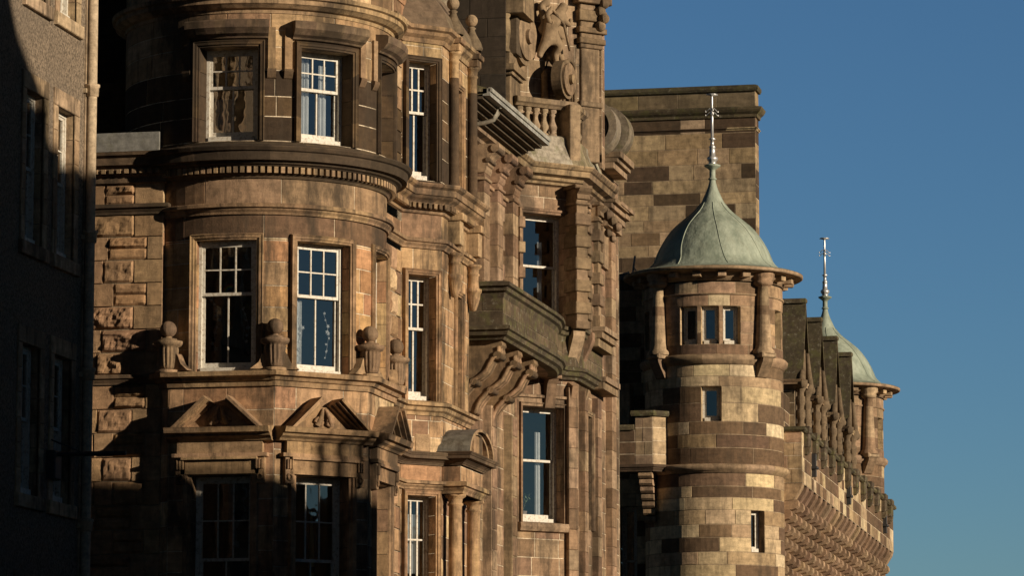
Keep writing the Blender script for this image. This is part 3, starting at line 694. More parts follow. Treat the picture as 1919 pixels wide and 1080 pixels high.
m = MB(); ym = (Yp0+Yp1)/2; hw_ = (Yp1-Yp0)/2+.12; zs = pz(846); hh = pz(795)-zs; n = 14
def seg(f, s_=1.0): a = pi*f; return (ym-hw_*cos(a)*s_, zs+hh*sin(a)*s_)
for q in range(n):
    for (s0, s1, x0, x1, col) in ((1, 1, c2[0]-.1, XP+.20, (.17, .16, .145)), (1, .90, XP+.20, XP+.20, (.36, .25, .15)), (.90, .90, XP+.20, XP+.12, (.3, .2, .12)), (.90, .8, XP+.12, XP+.12, (.36, .25, .15)), (.8, .8, XP+.12, XP+.02, (.3, .2, .12))):
        a, b = seg(q/n, s0), seg((q+1)/n, s0); a2, b2 = seg(q/n, s1), seg((q+1)/n, s1)
        if x0 != x1: m.poly([(x0, a[0], a[1]), (x1, a[0], a[1]), (x1, b[0], b[1]), (x0, b[0], b[1])], jit(col, .03), True)
        else: m.poly([(x0, a[0], a[1]), (x0, b[0], b[1]), (x0, b2[0], b2[1]), (x0, a2[0], a2[1])], jit(col, .03))
m.poly([(XP+.02, ym-hw_*.85, zs), (XP+.02, ym+hw_*.85, zs)]+[(XP+.02, *seg(1-q/n, .82)) for q in range(n+1)], (.24, .16, .1))
for q in range(3): m.bbox(FX(XP+.02), ym-.35+q*.25, ym-.20+q*.25, 0, .12, zs+.03, zs+.38, jit((.3, .2, .12)), .03)
m.build("segmental_pediment", STONE, B1)
for yy in (Yp0+.17, Yp1-.17):
    shaft(FX(XP-.14), yy, 0, 2.2, pz(924), .135, B1, "column")
m = MB(); 
for q in range(9): pass
m.bbox(FX(c2[0]), Yp0, Yp0+.08, 0, .42, 0, 2.2, jit((.4, .27, .16))); m.bbox(FX(c2[0]), Yp1-.40, Yp1, 0, .42, 0, 2.2, jit((.4, .27, .16))); m.bbox(FX(c2[0]), Yp0+.08, Yp0+.40, 0, .42, 0, 2.2, jit((.4, .27, .16))); m.build("column_pedestal", STONE, B1)
# rock-faced panel under the bay sill
m = MB(); m.block(D2, D2.u(776), D2.u(809), bz(849), bz(812), .02, jit((.40, .27, .16)), .06); m.build("rough_panel", ROCKM, B1)

# ================================================================== 2: building with balcony and balustrade
B2 = thing("sandstone_mansion", "brown sandstone building with a bracketed stone balcony, canted window bay and roof balustrade", "building", loc=(-16.6, 79, 0))
XW = -16.6; YD = FX(XW).u(966, 600); D3 = Flat(XW, YD, pi/4); L3 = D3.u(1076, 600)
c3 = D3(L3, 0, 0)[:2]; X3 = c3[0]; C3 = FX(X3)
dz = lambda py: zp(py, *D3(L3*.6, 0, 0)[:2])
ZG, ZC1, ZC0, ZB1, ZB0 = 15.54, 15.34, 14.95, 11.94, 10.83
mw = MB()
P3 = [(.33, .222, .142), (.26, .172, .11), (.37, .26, .168), (.29, .19, .122), (.33, .24, .155), (.20, .13, .084)]
mw.ashlar(FX(XW), 73.5, YD, 0, ZB0, .38, pick(P3), [], (.5, .9)); mw.ashlar(FX(XW), 73.5, YD, ZB1-.3, ZC0, .42, pick(P3), [], (.5, .9))
da, db = D3.u(979), D3.u(1061); ea, eb = D3.u(979), D3.u(1056)
dops = [(da, db, dz(612), dz(403)), (ea, eb, dz(982), dz(764))]
mw.ashlar(D3, 0, L3, 0, dz(345), .40, pick(P3), dops, (.5, 1.1)); mw.ashlar(D3, 0, L3, dz(343), ZC0, .35, pick(P3), [], (.9, 1.4))
cops = [(c3[1]+1.15, c3[1]+1.9, dz(612), dz(403)), (c3[1]+1.15, c3[1]+1.9, dz(982), dz(764))]
mw.ashlar(C3, c3[1], 83.6, 0, ZC0, .40, pick(P3), cops, (.5, 1.0))
mw.ashlar(FX(X3-.02), 83.6, 86.2, 0, 15.9, .40, pick(P3), [], (.5, 1.0))
mw.ashlar(Flat(X3, 86.2, pi), 0, 12, 0, 15.9, .4, pick(P3))
mw.build("wall", STONE3, B2)
p3 = pick(P3)
for i, (a, b, q0, q1) in enumerate(((da, db, 612, 403), (ea, eb, 982, 764))):
    w_, G, dim = window(B2, D3, a, b, dz(q0), dz(q1), p3, .28, [(0, 0), (0, .03), (.05, .035), (.055, .06), (.10, .065), (.12, .0)] if i == 0 else [(0, 0), (0, .02), (.05, .03), (.06, .06), (.07, .06), (.08, .01), (.17, .01), (.18, .07), (.23, .075), (.25, 0)],
                        grid=(1, 1, 1), meet=[.47, .47][i], curtain=[(.62, .74, .0, .78)] if i == 0 else [(.6, .74, .05, .8)], casing=.06)
    wz[('m', i)] = (w_, G, dim)
for a, b, q0, q1 in cops: window(B2, C3, a, b, q0, q1, p3, .28, ARCHS, grid=(1, 1, 1))
# sill blocks
m = MB(); m.prism_u(D3, ea-.12, eb+.05, [(0, dz(1000)), (.10, dz(998)), (.14, dz(990)), (.12, dz(983)), (-.2, dz(979)), (-.2, dz(1000))], p3(0, 0)); m.build("sill", STONE3, B2)
# Gibbs blocks each side of the upper window
m = MB()
for k_ in range(4):
    za = dz(588)+(dz(395)-dz(588))*(k_*2+.6)/8.2; zb = za+(dz(395)-dz(588))/9.5
    for uu in (da-.17, db+.0): m = MB(); m.bbox(D3, uu, uu+.17, 0, .13, za, zb, p3(0, 0), .015); m.build("jamb_block", STONE3, B2)
m = MB()                                      # keystone bracket over the lower window
m.prism_u(D3, D3.u(1018), D3.u(1036), [(0, dz(768)), (.07, dz(766)), (.10, dz(750)), (.16, dz(722)), (.24, dz(712)), (.24, dz(706)), (0, dz(706))], p3(0, 0)); m.bbox(D3, D3.u(1014), D3.u(1040), 0, .28, dz(712), dz(704), p3(0, 0), .02)
m.build("keystone", STONE3, B2)
pDK = pick([(.20, .145, .092), (.24, .17, .105), (.17, .12, .075), (.27, .19, .12)])
# corner piers with alternating blocks
def pier(F, u0, u1, o, z0, z1_, gibbs=True, cap=True, name="pilaster", gp=.06, mat=None, nb=5, pal=None):
    m = MB(); p3 = pal or globals()['p3']; c = p3(0, 0); H = z1_-z0
    n = max(2, round(H/.42))
    for k_ in range(n): m.bbox(F, u0, u1, -.05, o, z0+H*k_/n, z0+H*(k_+1)/n-.006, p3(0, 0), .008)
    if gibbs:
        for k_ in range(nb):
            za = z0+.25+(H-.7)*(k_+.15)/nb; zb = za+(H-.7)/nb*.52; m.bbox(F, u0-gp, u1+gp, 0, o+gp, za, zb, p3(0, 0), .015)
    m.bbox(F, u0-.05, u1+.05, 0, o+.05, z0, z0+.16, c, .015)
    if cap:
        m.bbox(F, u0-.04, u1+.04, 0, o+.04, z1_-.42, z1_-.36, c); m.bbox(F, u0-.08, u1+.08, 0, o+.08, z1_-.08, z1_, c, .02)
        m.prism_u(F, u0-.02, u1+.02, [(o-.01, z1_-.30), (o+.06, z1_-.30), (o+.05, z1_-.2), (o+.12, z1_-.14), (o+.16, z1_-.08), (o-.01, z1_-.08)], c)
    return m.build(name, mat or STONE3, B2)
pier(D3, L3-.20, L3+.08, .40, ZB1-.05, ZC0, pal=pDK)
pier(C3, c3[1]+.60, c3[1]+.90, .16, ZB1-.05, ZC0-.02, pal=pDK)
pier(C3, c3[1]+1.95, c3[1]+2.3, .16, ZB1-.05, ZC0, pal=pDK)
pier(D3, L3-.22, L3+.02, .12, 0, ZB0-.15, cap=False, gibbs=False)
pier(C3, c3[1]+.5, c3[1]+.85, .14, 0, ZB0-.15, cap=False, gibbs=False); pier(C3, c3[1]+2.0, c3[1]+2.4, .14, 0, ZB0-.15, cap=False, gibbs=False)
pier(FX(X3-.02), 84.6, 85.1, .15, 0, 15.2, gibbs=False)
for F, u0 in ((D3, L3-.22), (C3, c3[1]+.5)):   # pendant corbels under the piers
    m = MB(); m.prism_u(F, u0, u0+.3, [(0, 11.1), (.30, 11.75), (.30, 11.92), (0, 11.92)], p3(0, 0)); m.prism_u(F, u0+.05, u0+.2, [(0, 10.1), (.12, 10.15), (.10, 10.35), (.2, 10.7), (0, 10.8)], p3(0, 0)); m.build("corbel", STONE3, B2)
# pilasters along the street wall
W3 = FX(XW)
for px_ in (884, 910, 939):
    y0 = W3.u(px_, 400); pier(W3, y0, y0+.5, .26, ZB1-.1, ZC0, gibbs=False, cap=False)
    m = MB(); c = p3(0, 0)                    # scrolled console capital
    m.prism_u(W3, y0-.03, y0+.53, [(0, 14.45), (.27, 14.45), (.30, 14.52), (.30, 14.58), (.33, 14.60), (.33, 14.68), (.40, 14.78), (.50, 14.86), (.56, 14.94), (.56, 15.02), (0, 15.02)], c)
    m.tube([W3(y0-.06, .48, 14.93), W3(y0+.56, .48, 14.93)], .085, c, 12); m.tube([W3(y0-.06, .34, 14.70), W3(y0+.56, .34, 14.70)], .05, c, 10)
    m.bbox(W3, y0-.05, y0+.55, 0, .30, 14.30, 14.36, c); m.build("console", STONE3, B2)
    for k_ in range(4):
        pass
for px_ in (897, 925):                        # block surrounds between the pilasters
    y0 = W3.u(px_, 400); m = MB()
    m.bbox(W3, y0, y0+.30, 0, .05, 11.8, 14.2, p3(0, 0)); m.bbox(W3, y0-.05, y0+.6, 0, .20, 14.25, 14.33, p3(0, 0)); m.bbox(W3, y0, y0+.55, 0, .15, 14.15, 14.25, p3(0, 0))
    for k_ in range(4): m.bbox(W3, y0+.02, y0+.34, .0, .17, 12.0+k_*.6, 12.32+k_*.6, p3(0, 0), .015)
    m.build("block_surround", STONE3, B2)
for px_ in (905, 944):                        # strips and panels below the balcony
    y0 = W3.u(px_, 850); m = MB()
    m.bbox(W3, y0, y0+.5, 0, .18, 0, 9.9, p3(0, 0)); 
    for k_ in range(24): m.bbox(W3, y0+.04, y0+.46, .18, .195, .05+k_*.41, .42+k_*.41, p3(0, 0), .006)
    m.build("pilaster", STONE3, B2)
# balcony
bp = [(XW, 73.5), (-15.53, 73.5), (-15.53, 78.1), (-15.56, 78.9), (-15.66, 79.6), (-15.80, 80.2), D3(D3.u(1048, 595), .1, 0)[:2], D3(L3-.02, .1, 0)[:2], (X3+.1, c3[1]+.06), (X3+.1, 83.6)]
pB = pick([(.09, .072, .046), (.12, .092, .06), (.075, .06, .04), (.10, .08, .05)])
course("balcony_coping", bp, [(-.18, ZB1-.30), (.0, ZB1-.30), (.02, ZB1-.24), (.03, ZB1-.2), (.09, ZB1-.17), (.10, ZB1-.10), (.16, ZB1-.08), (.16, ZB1-.01), (.0, ZB1+.03), (-.25, ZB1+.03), (-.25, ZB1-.3)], pB, B2, .9, MOSSM)
course("balcony_base", bp, [(-.2, ZB0), (.0, ZB0), (.03, ZB0+.05), (.10, ZB0+.08), (.12, ZB0+.16), (.17, ZB0+.18), (.17, ZB0+.25), (.02, ZB0+.28), (0, ZB0+.28)], pB, B2, .9, MOSSM)
m = MB()
pBW = pick([(.11, .082, .053), (.09, .068, .045), (.15, .11, .07), (.08, .06, .04)])
for (xa, ya), (xb, yb) in zip(bp, bp[1:]):
    L = sqrt((xb-xa)**2+(yb-ya)**2); F = Flat(xa, ya, atan2(yb-ya, xb-xa)); F.phi = atan2(yb-ya, xb-xa)
    if L > .3: m.ashlar(F, 0, L, ZB0+.27, ZB1-.29, .30, pBW, [], (.7, 1.0), mort=(.2, .16, .11))
    else: m.ashlar(F, 0, L, ZB0+.27, ZB1-.29, .30, pBW, [], (L, L))
m.build("balcony_parapet", MOSSM, B2)
m = MB(); m.poly([(XW, 73.5, ZB0+.01), (-15.53, 73.5, ZB0+.01), (-15.53, 78.1, ZB0+.01), (-15.6, 79.2, ZB0+.01), (-15.8, 80.2, ZB0+.01), (-15.9, 80.45, ZB0+.01), (XW, YD, ZB0+.01)], (.25, .17, .11))
m.poly([(XW, 73.5, ZB0+.3), (-15.53, 73.5, ZB0+.3), (-15.53, 78.1, ZB0+.3), (-15.6, 79.2, ZB0+.3), (-15.8, 80.2, ZB0+.3), (-15.9, 80.45, ZB0+.3), (XW, YD, ZB0+.3)], (.25, .17, .11))
m.build("balcony_floor", STONE3, B2)
for y0 in (73.65, 75.2, 76.75):
    m = MB(); c = jit((.22, .15, .09), .05); zt_ = ZB0+.01
    S = [(0, zt_), (1.0, zt_), (1.02, zt_-.10), (.97, zt_-.16), (.99, zt_-.25), (.95, zt_-.36), (.84, zt_-.40), (.80, zt_-.47), (.72, zt_-.62), (.58, zt_-.74), (.48, zt_-.78), (.45, zt_-.86), (.38, zt_-.89), (.28, zt_-1.0), (.20, zt_-1.12), (.17, zt_-1.24), (.10, zt_-1.27), (.0, zt_-1.25)]
    m.prism_u(W3, y0, y0+.42, S, c)
    T = [(o*.97, z+.03) for o, z in S[3:-1]]
    for uu in (y0-.02, y0+.17, y0+.38):       # raised ribs along the lower edge
        m.tube([W3(uu+.02, o, z) for o, z in T], .045, jit((.36, .24, .145)), 8)
    m.tube([W3(y0-.04, .46, zt_-.80), W3(y0+.46, .46, zt_-.80)], .07, c, 10); m.tube([W3(y0-.04, .93, zt_-.30), W3(y0+.46, .93, zt_-.30)], .08, c, 10)
    m.build("balcony_bracket", STONE3, B2)
# main cornice
cp = [(XW, 73.4), (XW, YD), c3, (X3, 83.7)]
course("main_cornice", cp, [(0, ZC0-.02), (.10, ZC0), (.12, ZC0+.05), (.2, ZC0+.08), (.22, ZC0+.14), (.36, ZC0+.18), (.38, ZC0+.29), (.42, ZC0+.31), (.46, ZC0+.37), (.46, ZC0+.40), (.1, ZC0+.46), (-.3, ZC0+.48)], pick([(.27, .195, .125), (.23, .165, .10), (.31, .22, .14)]), B2, 1.1)
course("architrave_string", [(XW, 73.4), (XW, YD), c3, (X3, 83.7)], prof(dz(350), dz(339), .07, 1), p3, B2, 1.2)
# eaves with lead gutter over the street wall
E2 = thing_dummy = None
m = MB(); ya, yb = 72.6, 78.4
m.box(FX(-15.6), ya, yb, -.14, 0, ZG-.10, ZG+.04, (.34, .34, .32)); m.box(FX(-15.6), ya, yb, -.03, .03, ZG-.02, ZG+.06, (.36, .35, .31)); m.box(FX(-15.6), ya, yb, -1.2, -.14, ZG-.06, ZG-.02, (.12, .10, .08))
m.build("gutter", LEADM, B2)
m = MB(); m.poly([(-15.66, ya, ZG+.05), (-15.66, yb, ZG+.05), (-17.6, yb, ZG+.65), (-17.6, ya, ZG+.65)], (.20, .20, .13)); m.poly([(-15.66, ya, ZG+.05), (-17.6, ya, ZG+.65), (-17.6, ya, ZG-.4), (-15.66, ya, ZG-.05)], (.2, .16, .1)); m.build("eaves_roof", MOSSM, B2)
m = MB()
for k_ in range(5): m.box(FX(-15.74-.13*k_), ya+.05*k_, yb-.05-.06*k_, -.13, 0, ZG-.16-.055*k_, ZG-.105-.055*k_, (.10, .08, .055))
m.build("eaves_soffit", STONE3, B2)
yE = FX(-15.75).u(936, 205)
m = MB(); m.tube([(-15.72, yE-.3, ZG-.05), (-15.72, yE-.3, ZG-.22), (-15.80, yE-.3, ZG-.34), (-16.0, yE-.3, ZG-.40), (-16.25, yE-.3, ZG-.42), (-16.5, yE-.3, ZG-.5)], .045, (.30, .28, .23), 12); m.lathe(-15.72, yE-.3, [(.075, ZG-.12), (.075, ZG-.05)], (.5, .48, .42), 12); m.build("gutter_pipe", PIPE, B2)
# base blocks and balustrade on the bay
zb0, zb1 = 16.02, 16.80
tp = [D3(.0, .02, 0)[:2], D3(L3+.0, .02, 0)[:2], (X3+.02, 83.2)]
course("terrace_plinth", tp, [(-.3, ZC0+.4), (.24, ZC0+.42), (.22, ZC0+.50), (.06, zb0-.18), (.05, zb0-.04), (0, zb0), (-.3, zb0)], pick([(.34, .31, .25), (.28, .23, .16), (.38, .35, .28)]), B2, 1.2, MOSSM)
course("handrail", tp, [(-.28, zb1-.20), (-.02, zb1-.20), (.02, zb1-.15), (.06, zb1-.12), (.07, zb1-.02), (0, zb1), (-.28, zb1), (-.28, zb1-.2)], pick([(.30, .23, .15), (.25, .19, .12)]), B2, 1.0)
def baluster(x, y, z0, H):
    m = MB(); c = jit((.30, .23, .155))
    m.lathe(x, y, [(r, z0+f*H) for r, f in ((.10, 0), (.10, .08), (.05, .12), (.06, .18), (.10, .28), (.105, .36), (.08, .46), (.055, .58), (.05, .70), (.07, .80), (.05, .84), (.095, .9), (.095, 1))], c, 16)
    m.build("baluster", STONE3, B2)
nb_ = 5
for k_ in range(nb_): p = D3(.12+(L3-.42)*(k_+.2)/nb_, -.12, 0); baluster(p[0], p[1], zb0, zb1-zb0-.2)
for k_ in range(5): baluster(X3-.12, c3[1]+.35+k_*.33, zb0, zb1-zb0-.2)
m = MB(); m.bbox(D3, L3-.24, L3+.03, -.3, .22, ZC0+.40, zb1-.1, (.30, .22, .14)); m.build("balustrade_pier", STONE3, B2); m = MB(); m.bbox(C3, 82.6, 83.0, -.3, .05, zb0, zb1-.2, (.30, .22, .14)); m.build("balustrade_pier", STONE3, B2)
# attic behind the balustrade
at = MB(); D4 = Flat(*D3(-.4, -.9, 0)[:2], pi/4); az = lambda py: zp(py, *D4(.8, 0, 0)[:2])
z0_, zT = zb0-.1, az(-120)
nA, nB = D4.u(1056, 150), D4.u(1078, 150)
at.ashlar(D4, D4.u(946, 100), D4.u(1110, 100), z0_, zT, .42, pick([(.33, .24, .155), (.28, .20, .13)]), [(nA, nB, z0_, az(105))], (.6, 1.2))
at.ashlar(FY(82.4), -17.4, FY(82.4).u(1128, 100), z0_, zT, .42, pick([(.30, .215, .135), (.26, .185, .12), (.33, .24, .15)]), [], (.5, .9))
xr = FY(82.4).u(1128, 100); at.ashlar(FX(xr), 82.4, 82.7, z0_-.3, zT, .42, pick(P3))
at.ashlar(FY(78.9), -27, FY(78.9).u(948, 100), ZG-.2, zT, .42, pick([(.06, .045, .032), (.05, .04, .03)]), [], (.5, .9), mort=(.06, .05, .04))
at.poly([(-27, 78.9, zT), (-17.6, 78.9, zT), (xr, 82.4, zT), (-27, 82.7, zT)], WH)
at.poly([(-27, 82.7, 15.8), (xr, 82.7, 15.8), (xr, 82.7, zT), (-27, 82.7, zT)], (.25, .18, .12))
at.poly([(-27, 73.5, 15.85), (XW, 73.5, 15.6), (XW, YD, 15.6), (X3, c3[1], 15.95), (X3, 86.2, 15.85), (-27, 86.2, 15.85)], (.2, .17, .12))
at.build("attic_wall", STONE3, B2)
m = MB(); cN = (.26, .19, .12); um = (nA+nB)/2; hwn = (nB-nA)/2; zsn = az(118)
for k_, (rr_, oo) in enumerate(((1.0, 0), (.8, -.05), (.6, -.10))):
    pts = [(um+hwn*rr_*cos(pi*q/12), zsn+hwn*1.5*rr_*sin(pi*q/12)) for q in range(13)]
    m.tube([D4(um+hwn*rr_, oo, z0_)]+[D4(u_, oo, z_) for u_, z_ in pts]+[D4(um-hwn*rr_, oo, z0_)], .045, cN, 6)
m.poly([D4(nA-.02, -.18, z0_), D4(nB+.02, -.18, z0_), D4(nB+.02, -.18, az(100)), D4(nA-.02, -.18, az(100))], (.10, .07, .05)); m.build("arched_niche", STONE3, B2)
# left aedicule: pedestal, two stub columns, scroll disc
yL = 79.6; FL = FY(yL); lz = lambda py: zy(935, py, yL); xa_, xb_ = FL.u(916, 150), FL.u(957, 150)
m = MB(); c = jit((.24, .175, .11))
m.bbox(FL, xa_, xb_, -1.0, 0, ZG+.1, lz(136), c, .02); m.bbox(FL, xa_-.05, xb_+.06, -1.0, .08, lz(141), lz(134), c, .02); m.bbox(FL, xa_-.10, xb_+.12, -1.1, .16, lz(134), lz(121), c, .02); m.bbox(FL, xa_, xb_, -1.0, .05, lz(121), lz(98), c, .02)
m.bbox(FL, xa_+.02, xb_+.30, -1.0, .05, lz(26), lz(-60), c, .02); m.bbox(FL, xa_+.02, xb_+.1, -1.0, -.2, lz(98), lz(26), (.10, .075, .05), .02); m.build("attic_pedestal", STONE3, B2)
for fx in (.2, .72):
    m = MB(); x_ = xa_+(xb_-xa_)*fx; H = lz(27)-lz(98); m.lathe(x_, yL-.02, [(r, lz(98)+f*H) for r, f in ((.13, 0), (.12, .06), (.10, .1), (.115, .3), (.135, .6), (.125, .82), (.10, .9), (.13, .94), (.13, 1))], jit((.27, .20, .125)), 18); m.build("stub_column", STONE3, B2)
def disc(px_, py_, rz, F, name="scroll_roundel"):
    m = MB(); z = zp(py_, *F(F.u(px_, py_), 0, 0)[:2]); u0 = F.u(px_, py_); R_ = rz; c = jit((.30, .215, .135))
    for k_, (r0, o0, o1) in enumerate(((1, 0, .22), (.82, 0, .28), (.45, 0, .24), (.25, 0, .36))):
        m.prism_o(F, o0, o1, [(u0+R_*r0*cos(2*pi*q/28), z+R_*r0*1.0*sin(2*pi*q/28)) for q in range(28)], jit((.30, .215, .135)) if k_ % 2 else (.2, .145, .09))
    return m.build(name, STONE3, B2)
DC = Flat(*D4(D4.u(985), .35, 0)[:2], pi/2)
disc(967, 70, .62, Flat(*D4(D4.u(962, 80), .2, 0)[:2], pi*.44)); disc(1046, 150, .42, Flat(*D4(D4.u(1046, 150), .15, 0)[:2], pi*.44))
# carved figure group against the attic
def skinobj(name, verts, edges, rad, mat, parent=None, root=0, sub=2):
    me = bpy.data.meshes.new(name); me.from_pydata(verts, edges, []); o = bpy.data.objects.new(name, me); sc.collection.objects.link(o)
    me.skin_vertices.new() if hasattr(me, "skin_vertices") and len(me.skin_vertices) == 0 and hasattr(me.skin_vertices, "new") else None
    md = o.modifiers.new("skin", 'SKIN'); 
    if len(me.skin_vertices) == 0:
        bm = bmesh.new(); bm.from_mesh(me); bm.verts.layers.skin.verify(); bm.to_mesh(me); bm.free()
    sk = me.skin_vertices[0].data
    for i, r_ in enumerate(rad): sk[i].radius = (r_, r_); sk[i].use_root = (i == root)
    md.use_smooth_shade = True
    ss = o.modifiers.new("sub", 'SUBSURF'); ss.levels = ss.render_levels = sub
    me.materials.append(mat)
    at_ = me.attributes.new("tone", 'FLOAT_COLOR', 'POINT')
    for i in range(len(verts)): at_.data[i].color = (.33, .24, .155, 1)
    if parent:
        o.parent = parent
        if parent.type == 'EMPTY': o.matrix_parent_inverse = Matrix.Translation(-parent.location)
    return o
import bmesh
def fp(px_, py_, o=.25): u0 = D4.u(px_, py_); return D4(u0, o, zp(py_, *D4(u0, o, 0)[:2]))
V = [fp(1012, 62, .32), fp(1016, 45, .36), fp(1022, 30, .42), fp(1030, 18, .46), fp(1037, 6, .48),
     fp(1004, 82, .38), fp(997, 95, .34), fp(993, 108, .36),
     fp(1022, 74, .36), fp(1030, 86, .42), fp(1026, 100, .30), fp(1028, 128, .34),
     fp(1008, 40, .42), fp(1000, 28, .5), fp(1010, 14, .5), fp(1034, 36, .44), fp(1046, 48, .44), fp(1050, 34, .42)]
E_ = [(0, 1), (1, 2), (2, 3), (3, 4), (0, 5), (5, 6), (6, 7), (0, 8), (8, 9), (9, 10), (10, 11), (2, 12), (12, 13), (13, 14), (2, 15), (15, 16), (16, 17)]
Rr = [.17, .16, .19, .09, .15, .13, .085, .06, .13, .10, .08, .05, .08, .065, .05, .08, .065, .05]
skinobj("carved_figure", V, E_, Rr, CARVE, B2)
V = [fp(1000, 60, .2), fp(1012, 50, .3), fp(1024, 60, .25), fp(1036, 56, .3), fp(1044, 72, .25), fp(1036, 90, .2), fp(1020, 112, .18), fp(1042, 110, .2), fp(1050, 122, .1), fp(1004, 10, .2), fp(1018, 2, .25), fp(1046, 22, .2)]
skinobj("carved_drapery", V, [(0, 1), (1, 2), (2, 3), (3, 4), (4, 5), (5, 6), (5, 7), (7, 8), (1, 9), (9, 10), (3, 11)], [.10, .12, .1, .12, .1, .09, .07, .08, .05, .09, .10, .09], CARVE, B2)
m = MB(); m.tube([fp(1008, 12, .5), fp(1030, 45, .55), fp(1046, 95, .45)], .03, (.33, .24, .15)); m.tube([fp(1022, 100, .15), fp(1014, 140, .12), fp(1016, 190, .1)], .07, (.33, .23, .14)); m.build("carved_staff", STONE3, B2)
# right attic pier, capital, scrolls
AP_ = Flat(-15.60, 82.0, pi/4); rz = lambda py: zp(py, -15.5, 82.1); AW = .48; xp1 = -15.26
m = MB(); m.bbox(AP_, 0, AW, -.6, 0, zb0-.3, rz(72), (.25, .18, .115), .02)
for a_, b_, pr_ in ((200, 190, .05), (90, 82, .05), (82, 72, .10), (72, 62, .04), (62, 52, .12), (52, 40, .05), (40, 20, .12), (20, 8, .08), (8, -40, .20)): m.bbox(AP_, -pr_, AW+pr_, -.7, pr_, rz(a_), rz(b_), jit((.23, .165, .105)), .015)
m.build("attic_pier", STONE3, B2)
m = MB()
for k_ in range(4):                            # leafy corbel beneath the top cornice
    cx_, cz_ = xp1+.04+.08*(k_ % 2), rz(48-k_*14); m.ball(cx_, 82.2, cz_, .12, jit((.26, .19, .12)), 10)
m.build("leaf_carving", STONE3, B2)
# lead-covered scroll buttress
SY = FY(81.5)
def arcband(F, uc, zc, R0, R1, a0, a1, o0, o1, col, m, n=18):
    for k_ in range(n):
        p_ = [a0+(a1-a0)*k_/n, a0+(a1-a0)*(k_+1)/n]
        q = [(uc+R_*cos(radians(t)), zc+R_*sin(radians(t))) for t in p_ for R_ in (R0, R1)]
        for oo in (o0, o1): m.quad(F, (q[0][0], oo, q[0][1]), (q[2][0], oo, q[2][1]), (q[3][0], oo, q[3][1]), (q[1][0], oo, q[1][1]), col)
        m.quad(F, (q[1][0], o0, q[1][1]), (q[3][0], o0, q[3][1]), (q[3][0], o1, q[3][1]), (q[1][0], o1, q[1][1]), col)
        m.quad(F, (q[0][0], o0, q[0][1]), (q[2][0], o0, q[2][1]), (q[2][0], o1, q[2][1]), (q[0][0], o1, q[0][1]), col)
for yy, px_, py_, R_, nm in ((82.9, 1106, 238, .60, 0), (83.9, 1132, 248, .58, 1)):
    F = FY(yy); u0 = F.u(px_, py_); zc = zy(px_, py_, yy); m = MB()
    arcband(F, u0, zc, R_*.72, R_, -80, 100, -.5, .10, (.24, .20, .15), m); arcband(F, u0, zc, R_*.45, R_*.62, -80, 95, -.3, .02, (.30, .26, .2), m)
    m.prism_o(F, -.2, -.1, [(u0, zc-R_*.9)]+[(u0+R_*.85*cos(radians(t)), zc+R_*.85*sin(radians(t))) for t in range(-75, 100, 12)]+[(u0, zc+R_*.85)], (.30, .26, .20))
    m.build("scroll_buttress", MOSSM if nm else LEADM, B2)
# stepped, moulded ends at the right edge of the bay
def stack(px_, pys, y, w_, name="side_bracket"):
    F = FY(y); m = MB()
    x1 = F.u(px_, pys[0]); 
    for i, (pa, pb, dx) in enumerate(w_): m.bbox(F, x1-.9, x1+dx, -1.6, 0, zy(px_, pb, y), zy(px_, pa, y), jit((.30, .215, .14)), .02)
    m.build(name, STONE3, B2)
stack(1134, (290, 500), 83.4, [(284, 296, .36), (296, 304, .28), (304, 316, .20), (316, 372, -.1), (372, 380, .24), (380, 390, .16), (390, 400, .08)])
stack(1136, (600, 700), 84.0, [(378, 385, .36), (385, 396, .26), (396, 408, .16), (408, 424, .08), (424, 500, -.05)])
m = MB(); F = FY(83.6)
u0 = F.u(1150, 420)
for k_ in range(5): m.ball(u0-.1+.10*(k_ % 3), 83.5, zy(1150, 405+k_*11, 83.6), .13-.012*k_, jit((.28, .2, .13)), 10)
m.build("leaf_carving", STONE3, B2)
stack(1130, (600, 700), 82.0, [(612, 622, .06), (622, 634, .0), (634, 650, -.08)]); stack(1136, (700, 760), 82.6, [(706, 716, .02), (716, 730, -.04)])
